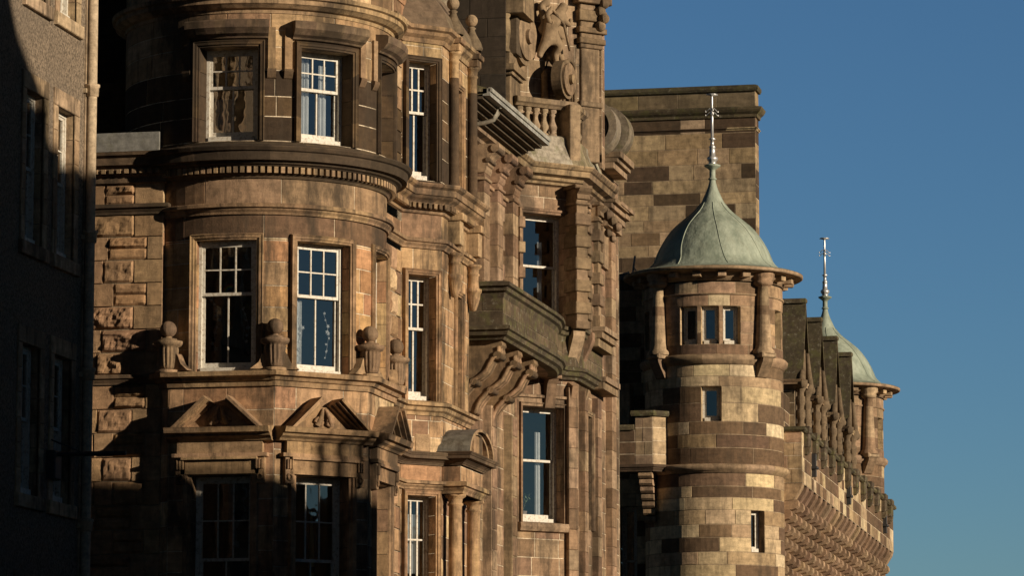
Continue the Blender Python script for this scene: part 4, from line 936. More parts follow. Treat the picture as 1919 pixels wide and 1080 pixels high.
# ================================================================== 3: banded building with two copper-domed turrets
B4 = thing("turreted_building", "banded pale and dark stone building with green copper domed turrets and a corbelled parapet", "building", loc=(-15.4, 99, 0))
TX, TY, TR = -15.40, 98.95, 1.77
pT = pick(P_TUR); pT2 = pick(P_TUR2)
runs = {}
def palT(u, z):                                # courses mostly of one stone, changing along the row
    k_ = round(z*2.9)
    if k_ not in runs: runs[k_] = random.random()
    d = random.random() < (.74 if runs[k_] < .5 else .24)
    return jit(random.choice(P_TUR[3:6] if d else P_TUR[:3]+P_TUR[6:]), .12)
def turret(cx, cy, dzv, first):
    A = Arc(cx, cy, TR)
    def Z(py): return zp(py, TX+TR*sin(YAW), TY-TR*cos(YAW))+dzv
    def ZA(py): return zp(py, TX, TY)+dzv
    zs = [0, Z(886), Z(870), Z(682), Z(664), Z(528)]
    w1 = (A.a(23)-.26, A.a(23)+.24); w1z = (Z(790), Z(724)); w2 = (A.a(49), A.a(64)); w2z = (Z(1035), Z(956))
    lights = [A.a(6+90*j+18*i) for j in (0, 1, -1) for i in (-1, 0, 1)] if first else [A.a(6+90*j+18*i) for j in (0, 1) for i in (-1, 0, 1)]
    lh = .225
    m = MB(); wx = A.a(11.8)+asin_((1327-1340)/130.)*TR
    w1 = (A.a(11.8-13.5), A.a(11.8+3)); w2 = (A.a(11.8+28), A.a(11.8+41.5))
    small = [(*w1, *w1z), (*w2, *w2z)] if first else []
    m.ashlar(A, A.a(-110), A.a(165), 0, zs[1], .36, palT, small, (.7, 1.8), mort=MORTD); m.ashlar(A, A.a(-110), A.a(165), zs[2], zs[3], .36, palT, small, (.7, 1.8), mort=MORTD)
    lo, hi = Z(645), Z(573)
    m.ashlar(A, A.a(-110), A.a(165), zs[4], zs[5], .36, lambda u, z: jit((.20, .13, .085)) if z < lo else pT(u, z) if random.random() < .3 else jit(random.choice([(.38, .26, .165), (.34, .23, .15), (.42, .29, .18)])), [(c-lh, c+lh, lo, hi) for c in lights], (.5, 1.0), mort=MORTD)
    m.build("turret_wall", TURM, B4)
    def ring(name, pr, mat=TURM, n=64):
        m = MB(); cl = [jit((.34, .24, .155)) for _ in range(12)]
        m.lathe(cx, cy, pr, lambda a, z: cl[int(a*11.99)], n); return m.build(name, mat, B4)
    ring("string_course", [(TR-.1, zs[1]-.01), (TR+.03, zs[1]-.01), (TR+.05, zs[1]+.05), (TR+.14, zs[1]+.08), (TR+.15, zs[2]-.05), (TR+.10, zs[2]), (TR-.1, zs[2]+.02)])
    ring("string_course", [(TR-.1, zs[3]-.01), (TR+.03, zs[3]-.01), (TR+.05, zs[3]+.05), (TR+.11, zs[3]+.09), (TR+.13, zs[4]-.06), (TR+.08, zs[4]), (TR-.1, zs[4]+.02)])
    ring("drum_moulding", [(TR-.05, Z(552)), (TR+.03, Z(552)), (TR+.04, Z(549)), (TR-.05, Z(548))])
    z1_ = ZA(520); z0 = z1_-.30
    ring("eaves", [(TR-.05, z0-.02), (TR+.03, z0-.02), (TR+.06, z0+.06), (TR+.12, z0+.1), (TR+.13, z0+.18), (TR+.28, z0+.19), (TR+.32, z0+.20), (2.27, z1_-.09), (2.30, z1_-.07), (2.30, z1_-.005), (2.2, z1_-.0), (TR-.1, z1_)])
    for k_ in range(20):
        m = MB(); u = A.a(6+18*k_+9); m.bbox(A.flat(u), -.11, .11, -.05, .30, z0+.05, z0+.18, jit((.38, .27, .17)), .015); m.build("modillion", TURM, B4)
    for dg in (-39, 51, 141):
        m = MB(); p = A(A.a(dg), .10, 0); c = jit((.42, .31, .20)); c2_ = [(.40, .29, .185), (.24, .16, .10), (.43, .32, .20), (.33, .22, .14), (.45, .33, .21)]
        zc0, zc1 = Z(660), z0+.1
        P = [(.29, zc0-.02), (.29, zc0+.05), (.22, zc0+.12), (.205, zc0+.25)]+[(.205-.012*q, zc0+.25+(zc1-zc0-.5)*q/6) for q in range(1, 7)]+[(.20, zc1-.22), (.25, zc1-.18), (.25, zc1-.12), (.22, zc1-.10), (.30, zc1-.02), (.30, zc1+.12)]
        m.lathe(p[0], p[1], P, lambda a, z: c2_[int(z*2.2) % 5], 24); F = A.flat(A.a(dg))
        m.bbox(F, -.24, .24, -.1, .34, zc0-.12, zc0-.0, c, .03); m.prism_u(F, -.17, .17, [(-.05, zc0-.62), (.05, zc0-.60), (.26, zc0-.22), (.28, zc0-.12), (-.05, zc0-.12)], jit((.22, .15, .10)))
        m.build("turret_column", TURM, B4)
    # ogee dome
    K = 73.1
    pf = [(2.30, ZA(520)), (2.18, ZA(517)), (1.98, ZA(514.5)), (129/K, ZA(510)), (114/K, ZA(497)), (108.5/K, ZA(485)), (103/K, ZA(472)), (91.5/K, ZA(452)), (76/K, ZA(432)), (58/K, ZA(416)), (36/K, ZA(398)), (23/K, ZA(382)), (16/K, ZA(368)), (9.5/K, ZA(353)), (6.2/K, ZA(341)), (6/K, ZA(338)), (8.2/K, ZA(336.5)), (8.2/K, ZA(335)), (5.7/K, ZA(333)), (5.7/K, ZA(319)), (9/K, ZA(316)), (15/K, ZA(312)), (15.5/K, ZA(310)), (7/K, ZA(307))]
    # denser by Catmull-Rom so that the copper swells smoothly
    pp = []
    for i in range(len(pf)-1):
        q0, q1, q2, q3 = pf[max(0, i-1)], pf[i], pf[i+1], pf[min(len(pf)-1, i+2)]
        for t in (0, .33, .66): pp.append(tuple(.5*((2*q1[k])+(-q0[k]+q2[k])*t+(2*q0[k]-5*q1[k]+4*q2[k]-q3[k])*t*t+(-q0[k]+3*q1[k]-3*q2[k]+q3[k])*t**3) for k in (0, 1)) if 0 <= i < 14 else (q1[0]+(q2[0]-q1[0])*t, q1[1]+(q2[1]-q1[1])*t))
    m = MB(); m.lathe(cx, cy, pp, lambda a, z: WH, 64); D = m.build("copper_dome", COPPER, B4)
    for k_ in range(9):                        # standing seams
        a = 2*pi*k_/9+.12+.1*sin(k_*2.3); m = MB(); m.tube([(cx+(r+.004)*sin(a+.25*(1-min(1, i/30))), cy-(r+.004)*cos(a+.25*(1-min(1, i/30))), z) for i, (r, z) in enumerate(pp[9:34])], .011, WH, 6); m.build("seam", COPPER, D)
    b = ZA(307); m = MB()
    m.lathe(cx, cy, [(.10, b), (.10, b+.06), (.14, b+.10), (.14, b+.16), (.08, b+.20), (.075, b+.42), (.09, b+.44), (.05, b+.47), (.048, b+.62), (.10, b+.64), (.04, b+.68), (.035, b+1.2), (.03, ZA(216)), (.06, ZA(213)), (.03, ZA(209)), (.028, ZA(181)), (.03, ZA(180)), (.16, ZA(178)), (.14, ZA(176.5)), (.01, ZA(175.5))], WH, 16)
    for k_ in range(4):
        a = k_*pi/2+.3
        for zz in (ZA(214), ZA(207)): m.tube([(cx+cos(a)*(.03+.07*(1-cos(t*.5))), cy+sin(a)*(.03+.07*(1-cos(t*.5))), zz+.05*sin(t*.9)) for t in range(8)], .011, WH, 5)
    m.build("spire", METAL, B4)
    for i, c in enumerate(lights):
        window(B4, A, c-lh, c+lh, lo, hi, lambda u, z: jit((.42, .31, .19)), .18, None, grid=(1, 1, 1), meet=0, casing=.045, roomd=.8, curtain=[(.1, .95, .05, .9)] if i == 1 and first else None)
    if first:
        window(B4, A, *w1, *w1z, lambda u, z: jit((.42, .31, .20)), .20, None, grid=(1, 1, 1), meet=0, casing=.05, roomd=.8)
        window(B4, A, *w2, *w2z, lambda u, z: jit((.30, .20, .13)), .20, None, grid=(1, 1, 1), meet=0, casing=.05, roomd=.8)
def asin_(x): return math.asin(max(-1, min(1, x)))
turret(TX, TY, 0, True)
turret(-15.35, 121.3, -.50, False)
# tall gable wall behind
G = FY(102.3); xr = G.u(1416, 300); gz = lambda py: zy(1300, py, 102.3)
m = MB(); m.ashlar(G, -26, xr, 9, gz(222), .365, lambda u, z: jit(random.choice(P_TUR2[:2]+P_TUR2+[(.44, .33, .21)]), .1), [], (.6, 1.9), mort=MORTD)
m.ashlar(FX(xr), 102.3, 102.9, 9, gz(222), .365, pT2, [], (.5, 1.0))
m.ashlar(G, -26, xr+.0, gz(205), gz(172), .50, pick([(.17, .135, .085), (.20, .165, .095), (.14, .11, .07), (.24, .185, .10)]), [], (.8, 2.0)); m.ashlar(FX(xr), 102.3, 102.9, gz(205), gz(172), .5, pT2)
m.poly([(-26, 102.9, 9), (xr, 102.9, 9), (xr, 102.9, gz(165)), (-26, 102.9, gz(165))], (.2, .15, .1)); m.build("gable_wall", TURM, B4)
gp = [(-26, 102.3), (xr, 102.3), (xr, 102.9)]
course("gable_cornice", gp, [(0, gz(224)), (.05, gz(223)), (.07, gz(218)), (.14, gz(214)), (.18, gz(210)), (.20, gz(206)), (.0, gz(202))], pB, B4, 1.4, MOSSM)
course("gable_coping", gp, [(-.1, gz(174)), (.06, gz(174)), (.09, gz(170)), (.09, gz(165)), (0, gz(162)), (-.6, gz(160))], pMo, B4, 1.6, MOSSM)
course("gable_string", gp, prof(gz(247), gz(242), .06, 1), pT2, B4, 1.2)
# rear wall left of the turret and its gutter
zA = zy(1200, 517, 99.6)
m = MB(); lw_ = [(FY(99.6).u(1162), FY(99.6).u(1192), zy(1180, 1160, 99.6), zy(1180, 950, 99.6))]
m.ashlar(FY(99.6), -26, TX, 0, zA, .36, palT, lw_, (.5, 1.1), mort=MORTD); m.poly([(-26, 99.6, zA), (TX, 99.6, zA), (TX, 102.3, zA), (-26, 102.3, zA)], (.1, .1, .1)); m.build("rear_wall", TURM, B4)
window(B4, FY(99.6), *lw_[0], palT, .2, None, grid=(1, 1, 1), meet=.5)
m = MB(); m.box(FY(99.6), -20, TX-1.2, 0, .16, zA-.12, zA+.04, (.12, .12, .11)); m.build("rear_gutter", LEADM, B4)
m = MB(); p_ = lambda px, py: (lambda x: (x, 99.5, zy(px, py, 99.5)))(FY(99.5).u(px, py))
m.tube([p_(1186, 512), p_(1190, 480)], .03, (.5, .5, .5)); m.tube([p_(1186, 500), p_(1196, 512), p_(1212, 514)], .02, (.5, .5, .5)); m.tube([p_(1160, 517), p_(1180, 511)], .04, (.5, .5, .5)); m.build("roof_bracket", METAL, B4)
# canted projection left of the turret with a stepped corbel
yq = 97.15; Q = FY(yq); qz = lambda py: zy(1222, py, yq)
xa_, xb_, xc_ = Q.u(1150, 830), Q.u(1190, 830), Q.u(1223, 830); QD = Flat(xc_, yq, pi/4); Lq = QD.u(1267, 830)
m = MB(); m.ashlar(Q, xa_, xb_, qz(872), qz(806), .33, palT, [], (.4, .8)); m.ashlar(Q, xb_, xc_, qz(872), qz(779), .33, lambda u, z: jit((.30, .22, .145)), [], (.3, .8)); m.ashlar(QD, 0, Lq, qz(872), qz(779), .33, lambda u, z: jit(random.choice([(.44, .33, .21), (.40, .30, .19)])), [], (.5, .9))
qe = QD(Lq, 0, 0); m.ashlar(FX(qe[0]), qe[1], 99.6, qz(872), qz(779), .33, palT); m.poly([(xa_, yq, qz(872)), (xc_, yq, qz(872)), (qe[0], qe[1], qz(872)), (qe[0], 99.6, qz(872)), (xa_, 99.6, qz(872))], (.2, .15, .1))
m.poly([(xb_, yq, qz(779)), (xc_, yq, qz(779)), (qe[0], qe[1], qz(779)), (qe[0], 99.6, qz(779)), (xb_, 99.6, qz(779))], (.2, .15, .1)); m.build("canted_parapet", TURM, B4)
course("parapet_coping", [(xb_, yq+.5), (xb_, yq), (xc_, yq), qe[:2], (qe[0], 99.6)], [(-.3, qz(780)), (.08, qz(780)), (.10, qz(776)), (.09, qz(770)), (-.3, qz(768))], pMo, B4, 1, MOSSM)
course("parapet_coping", [(xa_, yq), (xb_-.02, yq)], [(-.3, qz(806)), (.06, qz(806)), (.08, qz(800)), (.05, qz(796)), (-.3, qz(795))], pMo, B4, 1, MOSSM)
course("parapet_string", [(xa_, yq), (xc_, yq), qe[:2], (qe[0], 99.6)], prof(qz(884), qz(871), .10, 1), pT2, B4, 1)
m = MB(); QC = FY(yq+.55); ca, cb = QC.u(1203, 930), QC.u(1226, 930)
for k_ in range(7):
    za, zb_ = zy(1215, 980-13.5*k_, yq+.5), zy(1215, 967.5-13.5*k_, yq+.5); o_ = .02+.085*k_
    m.prism_u(QC, ca+.01*(6-k_), cb+.03, [(-1.5, za), (o_-.06, za), (o_, za+(zb_-za)*.3), (o_, zb_-.02), (-1.5, zb_)], jit((.36, .25, .16)))
m.build("stepped_corbel", TURM, B4)
m = MB(); F = FY(98.6); m.bbox(F, F.u(1155), F.u(1180, 750), -.6, 0, zy(1170, 806, 98.6), zy(1170, 719, 98.6), (.42, .29, .18), .03); m.build("chimney_block", TURM, B4)
# street wall, corbel table, parapet
XP4, XW4, Y0, Y1 = -13.2, -14.5, 99.3, 120.3
PT_, PB_ = 11.62, 10.19
def shear(m):
    m.v = [(x, y, z-.0185*(y-Y0)) for x, y, z in m.v]; return m
m = MB(); WF = FX(XW4); m.ashlar(WF, 99.8, 121, 0, PB_, .36, palT, [], (.5, 1.1)); m.ashlar(WF, 100.3, 121, PB_, 13.3, .4, pick(P_TUR2), [], (.5, 1))
m.poly([(XW4, 100, 13.3), (XW4, 124, 12.9), (-20, 124, 14), (-20, 100, 14)], (.08, .08, .08)); shear(m).build("street_wall", TURM, B4)
m = MB(); PF = FX(XP4); m.ashlar(PF, Y0, Y1, PB_, PT_-.10, .34, palT, [], (.45, 1.0)); m.ashlar(FY(Y0), XW4+.2, XP4, PB_, PT_-.10, .34, lambda u, z: jit(random.choice([(.40, .27, .17), (.44, .32, .20)])), [], (.3, .5))
m.ashlar(Flat(XP4, Y1, pi), 0, 1.3, PB_, PT_-.1, .34, palT); m.poly([(XP4-.35, Y0, PT_-.1), (XP4, Y0, PT_-.1), (XP4, Y1, PT_-.1), (XP4-.35, Y1, PT_-.1)], (.1, .1, .1)); m.poly([(XP4-.35, Y0, PB_), (XP4-.35, Y1, PB_), (XP4-.35, Y1, PT_-.1), (XP4-.35, Y0, PT_-.1)], (.2, .15, .1))
shear(m).build("parapet", TURM, B4)
m = MB(); m.mould([(-14.2, Y0), (XP4, Y0), (XP4, Y1), (-14.2, Y1)], [(-.38, PT_-.11), (.06, PT_-.11), (.10, PT_-.07), (.09, PT_), (-.1, PT_+.03), (-.38, PT_+.03), (-.38, PT_-.11)], pMo, 1.0); shear(m).build("parapet_coping", MOSSM, B4)
for px_ in (1508, 1523, 1538.5, 1554, 1569, 1583.5, 1598.5, 1612.5, 1625, 1638, 1651, 1662.5):
    d = ray(px_, 880); yy = XP4/d[0]*d[1]+.1; m = MB(); c = jit((.10, .08, .055)); w2_ = .17
    m.bbox(PF, yy-w2_, yy+w2_, -.06, .15, PT_-.46, PT_-.1, c, .04); m.bbox(PF, yy-w2_-.03, yy+w2_+.03, -.3, .17, PT_-.12, PT_+.07, c, .03)
    m.prism_u(PF, yy-w2_+.04, yy+w2_-.04, [(0, PT_-.66), (.06, PT_-.65), (.13, PT_-.56), (.15, PT_-.45), (0, PT_-.45)], jit((.13, .10, .065))); shear(m).build("coping_block", MOSSM, B4)
for yy in (101.2, 108.6, 117.5):
    m = MB(); m.bbox(PF, yy, yy+.10, 0, .12, PB_+.35, PB_+.95, (.05, .04, .03)); m.bbox(PF, yy-.1, yy+.2, 0, .16, PB_+.55, PB_+.62, (.05, .04, .03)); shear(m).build("wall_tie", DARKM, B4)
nb4 = 23
for k_ in range(nb4):
    y0 = Y0+.02+k_*(Y1-Y0-.5)/(nb4-1); m = MB(); c = lambda: jit(random.choice([(.36, .25, .16), (.30, .20, .13), (.26, .17, .11), (.40, .28, .18)]), .1)
    O = XP4-XW4
    m.prism_u(WF, y0, y0+.42, [(0, PB_-.55), (O-.22, PB_-.42), (O-.03, PB_-.12), (O, PB_-.01), (0, PB_-.01)], c())
    st_ = 6
    for q in range(st_):
        zt_ = PB_-.42-q*.255; oo = O*(1-.10)-q*(O*.86/st_)
        m.prism_u(WF, y0+.03, y0+.39, [(0, zt_), (oo-.02, zt_), (oo+.015, zt_-.06), (oo+.015, zt_-.15), (oo-.05, zt_-.22), (oo-.16, zt_-.255), (0, zt_-.255)], c())
    shear(m).build("corbel", TURM, B4)
    if k_ < nb4-1:
        m = MB(); m.prism_u(WF, y0+.42, y0+.95, [(0, PB_-.30), (O*.55, PB_-.22), (O-.1, PB_-.02), (0, PB_-.02)], c()); shear(m).build("corbel_lintel", TURM, B4)
for k_ in range(9):
    y0 = 100.4+k_*2.1; m = MB(); m.bbox(WF, y0, y0+.4, 0, .2, 0, PB_-1.9, jit((.40, .29, .18)), .02); m.bbox(WF, y0+.6, y0+.8, 0, .12, 0, PB_-1.9, jit((.34, .24, .15)), .02); shear(m).build("wall_strip", TURM, B4)
P_DRM = [(.17, .125, .08), (.13, .095, .06), (.21, .155, .10), (.10, .075, .05)]
# stone dormers behind the parapet
for k_, (px_, py_) in enumerate(((1495, 567), (1525, 602), (1555, 637), (1582, 667))):
    DF = FX(-14.35); ya = DF.u(px_, py_); zr = zx(px_, py_, -14.4); h_ = 2.3; hw = .78; zb_ = 11.2-.0185*(ya-Y0)
    ze = zr-h_
    m = MB(); m.ashlar(DF, ya-hw, ya+hw, zb_, ze, .33, pick(P_DRM), [(ya-.32, ya+.32, zb_+.4, ze-.2)], (.3, .6)); m.ashlar(FY(ya-hw), -17.5, -14.35, zb_, ze, .33, pick(P_DRM), [], (.4, .8)); m.ashlar(Flat(-14.35, ya+hw, pi), 0, 3, zb_, ze, .33, pick(P_TUR2))
    m.prism_o(DF, -.3, 0, [(ya-hw, ze), (ya+hw, ze), (ya, zr-.15)], jit((.11, .085, .055))); D = m.build("dormer", TURM, B4)
    m = MB()
    for sg in (-1, 1):
        yo, yi = ya+sg*(hw+.12), ya
        for q in range(5):
            f0, f1 = q/5, (q+1)/5
            a0, a1 = yo+(yi-yo)*f0, yo+(yi-yo)*f1; b0, b1 = ze-.1+(zr-ze+.1)*f0, ze-.1+(zr-ze+.1)*f1; c = jit((.085, .07, .045))
            for (xq0, xq1) in ((-17.6, -16.6), (-16.6, -15.5), (-15.5, -14.12)):
                c = jit((.085, .07, .045)); m.poly([(xq0, a0, b0), (xq1, a0, b0), (xq1, a1, b1), (xq0, a1, b1)], c)
            m.poly([(-14.12, a0, b0), (-14.12, a1, b1), (-14.12, a1-sg*.0, b1-.22), (-14.12, a0-sg*0, b0-.22)], jit((.11, .085, .055)))
    m.bbox(DF, ya-.10, ya+.10, -2.6, .26, zr-.08, zr+.05, jit((.11, .09, .06)), .03); m.build("dormer_roof", MOSSM, D)
    for sg in (-1, 1):
        m = MB(); p = DF(ya+sg*(hw-.12), .14, 0)
        P = []
        for q in range(6): z_ = zb_+.1+(ze-zb_-.35)*q/6; P += [(.13, z_), (.13, z_+.17), (.095, z_+.19), (.095, z_+.28)]
        m.lathe(p[0], p[1], P+[(.17, ze-.2), (.20, ze-.1), (.2, ze)], lambda a, z: (.17, .125, .08), 16); m.build("dormer_column", TURM, D)
        m = MB(); m.tube([DF(ya+sg*(hw+.1-.12*t), .20, ze-.15+.24*t+.05*sin(t*2)) for t in range(5)], [.11, .10, .09, .07, .05], (.17, .125, .08), 10); m.ball(*DF(ya+sg*(hw+.12), .22, ze-.12), .13, (.15, .11, .07), 12); m.build("scroll", TURM, D)
    m = MB(); m.mould([(-15, ya-hw), (-14.35, ya-hw), (-14.35, ya+hw), (-15, ya+hw)], prof(ze-.25, ze, .25, 0), pT2, .6); m.build("dormer_cornice", TURM, D)
    m = MB(); m.box(DF, ya-.32, ya+.32, -.25, -.2, zb_+.4, ze-.2, WH); m.build("dormer_glass", GLASS, D); m = MB(); m.box(DF, ya-.32, ya+.32, -.6, -.5, zb_+.3, ze-.1, WH)
    for uu in (-.32, .27): m.box(DF, ya+uu, ya+uu+.05, -.2, -.15, zb_+.4, ze-.2, WH)
    m.build("dormer_frame", WHITE, D)

# ================================================================== 4: harled building on the left
BL = thing("harled_building", "grey harled building with stone window margins, half in shadow at the left edge", "building", loc=(-18.6, 57, 0))
LF = FX(-18.6); ye = LF.u(157, 500)
lrow = [(zx(45, 452, -18.6), zx(45, 163, -18.6)), (zx(36, 925, -18.6), zx(36, 640, -18.6)), (zx(110, 25, -18.6), zx(110, -230, -18.6))]
yA, yB = (LF.u(46, 300), LF.u(80, 300)), (LF.u(106, 300), LF.u(139, 300)); dY = yB[0]-yA[0]
cols = [(yA[0]-q*dY-(.75 if q > 0 else 0), yA[1]-q*dY-(.75 if q > 0 else 0)) for q in range(-1, 4)]
lrow.append((lrow[1][0]-3.6, lrow[1][1]-3.6))
ops = [(a-.0, b+.0, z0, z1_) for a, b in cols for z0, z1_ in lrow]
m = MB()
ys = sorted({15.0, ye, *[v for o in ops for v in o[:2]]}); zs = sorted({0.0, 18.0, *[v for o in ops for v in o[2:]]})
for a, b in zip(ys, ys[1:]):
    for c, d in zip(zs, zs[1:]):
        if any(o[0]-1e-6 <= a and b <= o[1]+1e-6 and o[2]-1e-6 <= c and d <= o[3]+1e-6 for o in ops): continue
        m.quad(LF, (a, 0, c), (b, 0, c), (b, 0, d), (a, 0, d), WH)
m.poly([(-18.6, ye, 0), (-30, ye, 0), (-30, ye, 18), (-18.6, ye, 18)], WH); m.poly([(-18.6, 15, 18), (-18.6, ye, 18), (-30, ye, 18), (-30, 15, 18)], WH); m.poly([(-18.6, 15, 0), (-30, 15, 0), (-30, 15, 18), (-18.6, 15, 18)], WH)
m.build("harled_wall", HARL, BL)
pS = pick([(.42, .31, .20), (.38, .27, .17), (.45, .34, .22), (.35, .25, .16)])
for a, b, z0, z1_ in ops:
    w_, G_, dm = window(BL, LF, a, b, z0, z1_, pS, .13, None, grid=(3, 2, 3), meet=.5, casing=.06, roomd=1.0)
    m = MB(); H = z1_-z0
    for k_ in range(6):
        za, zb_ = z0+H*k_/6, z0+H*(k_+1)/6-.006
        for (p, q) in ((a-.19, a), (b, b+.19)): m.bbox(LF, p, q, -.02, .025, za, zb_, pS(0, 0), .008)
    m.bbox(LF, a-.19, b+.19, -.02, .03, z1_, z1_+.26, pS(0, 0), .01); m.bbox(LF, a-.22, b+.22, -.25, .07, z0-.20, z0, pS(0, 0), .012); m.build("stone_margin", STONE, w_)
m = MB(); m.bbox(LF, ye-.10, ye, -.02, .03, 0, 18, (.33, .25, .17)); m.build("corner_margin", STONE, BL)
m = MB(); xp, yp = -18.6+.10, ye-.02; m.tube([(xp, yp, 0.2), (xp, yp, 18)], .075, (.52, .42, .30), 14)
for z_ in (zx(165, 165, xp), zx(160, 440, xp), zx(160, 700, xp), zx(160, 985, xp)): m.lathe(xp, yp, [(.075, z_-.10), (.10, z_-.09), (.105, z_+.04), (.12, z_+.05), (.12, z_+.09), (.075, z_+.10)], (.46, .36, .25), 14); m.box(LF, yp-.14, yp+.14, 0, .05, z_-.05, z_+.02, (.4, .32, .22))
m.build("downpipe", PIPE, BL)
zb_ = zx(95, 853, -18.6); yb_ = LF.u(93, 853)
br = thing("wall_bracket", "dark metal sign arm sticking out of the harled wall in the shadow", "bracket", loc=(-18.6, yb_, zb_))
m = MB(); m.tube([(-18.58, yb_, zb_), (-17.42, yb_, zb_+.0)], .035, WH, 8); m.tube([(-18.58, yb_, zb_+.22), (-18.1, yb_, zb_+.02)], .012, WH, 6); m.build("arm", DARKM, br)
m = MB(); m.bbox(LF, yb_-.16, yb_+.16, 0, .14, zb_-.38, zb_+.05, WH, .02); m.build("mounting_box", DARKM, br)

# ================================================================== 5: terrace across the street (outside the frame; it shades the lower walls)
BO = thing("opposite_tenement", "stone terrace across the street with stepped gable and chimney", "building", loc=(10.2, 45, 0))
m = MB(); OF = Flat(10.2, 0, -pi/2)             # faces -x ; u = -y
out = [(-15, 0), (-15, 21.5), (-41.4, 21.5), (-42.4, 20.1), (-42.9, 19.2), (-43.6, 18.85), (-46.0, 18.6), (-47.2, 16.6), (-48.5, 15.1), (-49.5, 14.2), (-50.55, 13.6), (-50.6, 13.25), (-52.08, 13.25), (-52.1, 0)]
m.prism_o(OF, -1.0, 0, out, (.16, .12, .08)); m.prism_o(OF, -9, -1.0, [(-15, 0), (-15, 21.5), (-40.5, 21.5), (-40.5, 0)], (.16, .12, .08)); m.prism_o(OF, -9, -1.0, [(-40.5, 0), (-40.5, 12), (-52, 12), (-52, 0)], (.16, .12, .08)); m.prism_o(OF, -10, -.3, [(-52.1, 0), (-52.1, 9.0), (-170, 9.0), (-170, 0)], (.16, .12, .08)); m.build("wall", STONE3, BO)
for yy in (50.93, 51.29, 51.66, 52.0):
    m = MB(); m.lathe(10.35, yy, [(.13, 13.25), (.13, 13.35), (.12, 13.4), (.11, 14.05), (.13, 14.1), (.13, 14.2), (.07, 14.2)], (.3, .15, .1), 12); m.build("chimney_pot", STONE, BO)
for r_ in range(4):
    for c_ in range(9):
        u = -(18+c_*3.6); z0 = 1.2+r_*3.4; m = MB(); m.box(OF, u-.55, u+.55, 0, .02, z0, z0+2, WH); w_ = m.build("window", ROOM, BO)
        m = MB()
        for q in (-.55, -.02, .49): m.box(OF, u+q, u+q+.06, .02, .05, z0, z0+2, WH)
        for q in (0, .97, 1.94): m.box(OF, u-.49, u+.49, .023, .046, z0+q, z0+q+.06, WH)
        m.build("frame", WHITE, w_)

# ================================================================== small things seen in the windows
def cmat(name, col, rough=.7): return plain(name, col, rough, 0, 0, .08)
w_, G, (hw, d, z0, z1_) = wz[('2', 0)]
cols_ = [("red_paint", (.55, .03, .02)), ("orange_paint", (.65, .22, .03)), ("yellow_paint", (.65, .5, .05)), ("green_paint", (.06, .35, .12)), ("blue_paint", (.04, .15, .45))]
H = z1_-z0; rb = thing("paper_rainbow", "paper rainbow stuck inside the upper sash of the round bay's middle left window", "decoration", loc=G(-.04, d-.05, z0+H*.66))
for k_, (nm, c) in enumerate(cols_):
    m = MB(); arcband(G, .03, z0+H*.625, .125-.017*(k_+1), .125-.017*k_, 60, 180, d-.052, d-.048, WH, m); m.build("stripe", cmat(nm, c), rb)
GAR = cmat("silver_paper", (.55, .57, .6))
def garland(key, u0, za, zb, label, n=9, sway=.06):
    w_, G, (hw, d, z0, z1_) = wz[key]; H = z1_-z0; t = thing("star_garland", label, "garland", "star garlands hanging in the bay windows", loc=G(u0, d-.16, z0+H*zb))
    pts = [G(u0+sway*sin(q*.55)+.012*q, d-.16, z0+H*(za+(zb-za)*q/n)) for q in range(n+1)]
    m = MB(); m.tube(pts, .003, WH, 5); m.build("thread", GAR, t)
    for q in range(n+1):
        for _ in range(1 if q % 3 else 2):
            uu, zz = u0+sway*sin(q*.55)+.012*q+random.uniform(-.03, .03), z0+H*(za+(zb-za)*q/n)+random.uniform(-.02, .02); R_ = random.uniform(.02, .045); a0 = random.random()
            m = MB(); m.prism_o(G, d-.165, d-.160, [(uu+R_*(1 if i % 2 == 0 else .42)*cos(a0+pi*i/5), zz+R_*(1 if i % 2 == 0 else .42)*sin(a0+pi*i/5)) for i in range(10)], WH); m.build("star", GAR, t)
garland(('2', 0), -.30, .58, .20, "garland of paper stars in the left pane of the window with the rainbow")
garland(('2', 0), .22, .50, .26, "faint garland of paper stars in the right pane of the window with the rainbow", 5)
garland(('2', 1), .20, .50, .16, "thin star garland hanging in the right pane of the window between two ball finials", 7)
garland(('2', 1), -.30, .55, .10, "star garland against the bright left pane of the window between two ball finials", 8)
LEAF = cmat("leaf_green", (.30, .40, .22)); STEM = cmat("stem", (.12, .12, .06))
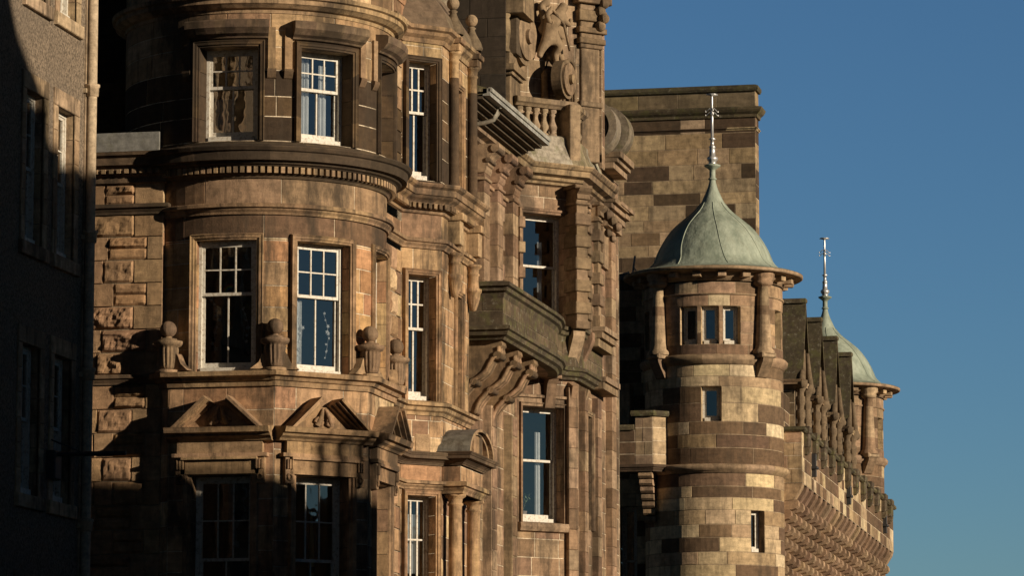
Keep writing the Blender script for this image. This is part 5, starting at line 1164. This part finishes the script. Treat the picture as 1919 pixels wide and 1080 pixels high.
def plant(key, u0, hgt, label, n=60, spread=.22, z_off=.1):
    w_, G, (hw, d, z0, z1_) = wz[key]; t = thing("house_plant", label, "plant", loc=G(u0, d-.25, z0+z_off))
    m = MB(); p = G(u0, d-.28, 0); m.lathe(p[0], p[1], [(.001, z0+z_off), (.07, z0+z_off), (.10, z0+z_off+.14), (.09, z0+z_off+.14)], WH, 14); m.build("pot", cmat("clay_pot", (.4, .3, .25)), t)
    zb_ = z0+z_off+.12; ms, ml = MB(), MB()
    for q in range(8):
        a, l = random.uniform(0, 6.3), random.uniform(.5, 1); e = G(u0+spread*cos(a)*l, d-.28+.1*sin(a), zb_+hgt*l); mid = G(u0+spread*.4*cos(a)*l, d-.28+.05*sin(a), zb_+hgt*l*.55)
        ms.tube([G(u0, d-.28, zb_), mid, e], .005, WH, 5)
        for r_ in range(n//8):
            f = random.uniform(.2, 1); b_ = Vector(mid).lerp(Vector(e), f) if f > .4 else Vector(G(u0, d-.28, zb_)).lerp(Vector(mid), f*2)
            v = Vector((random.uniform(-1, 1), random.uniform(-1, 1), random.uniform(-.6, .8))).normalized(); s_ = v.cross(Vector((0, 0, 1))).normalized()*.018; L_ = random.uniform(.06, .11)
            ml.poly([b_, b_+v*L_*.5+s_, b_+v*L_, b_+v*L_*.5-s_], WH)
    ms.build("stem", STEM, t); ml.build("leaf", LEAF, t)
plant(('m', 1), -.15, .55, "leafy house plant on the sill of the tall mansion window below the balcony", 110, .26, .14)
plant(('b', 1), -.02, .75, "dark leafy house plant in the middle window of the narrow canted bay", 90, .16, .12)
w_, G, (hw, d, z0, z1_) = wz[('1', 1)]; H = z1_-z0; zt_ = zp(955, *G(.1, 0, 0)[:2])
ld = thing("pale_pole", "tall pale yellow pole leaning behind the shaded window under the right pediment", "pole", loc=G(.12, d-.25, z0))
m = MB(); m.tube([G(.16, d-.3, z0), G(.15, d-.3, zt_-.5), G(.14, d-.3, zt_)], [.045, .04, .012], WH, 10); m.build("shaft", cmat("pale_yellow", (.75, .68, .30)), ld)
m = MB(); m.lathe(*G(.15, d-.3, 0)[:2], [(.05, zt_-1.0), (.055, zt_-.95), (.05, zt_-.9)], WH, 10); m.build("band", DARKM, ld)
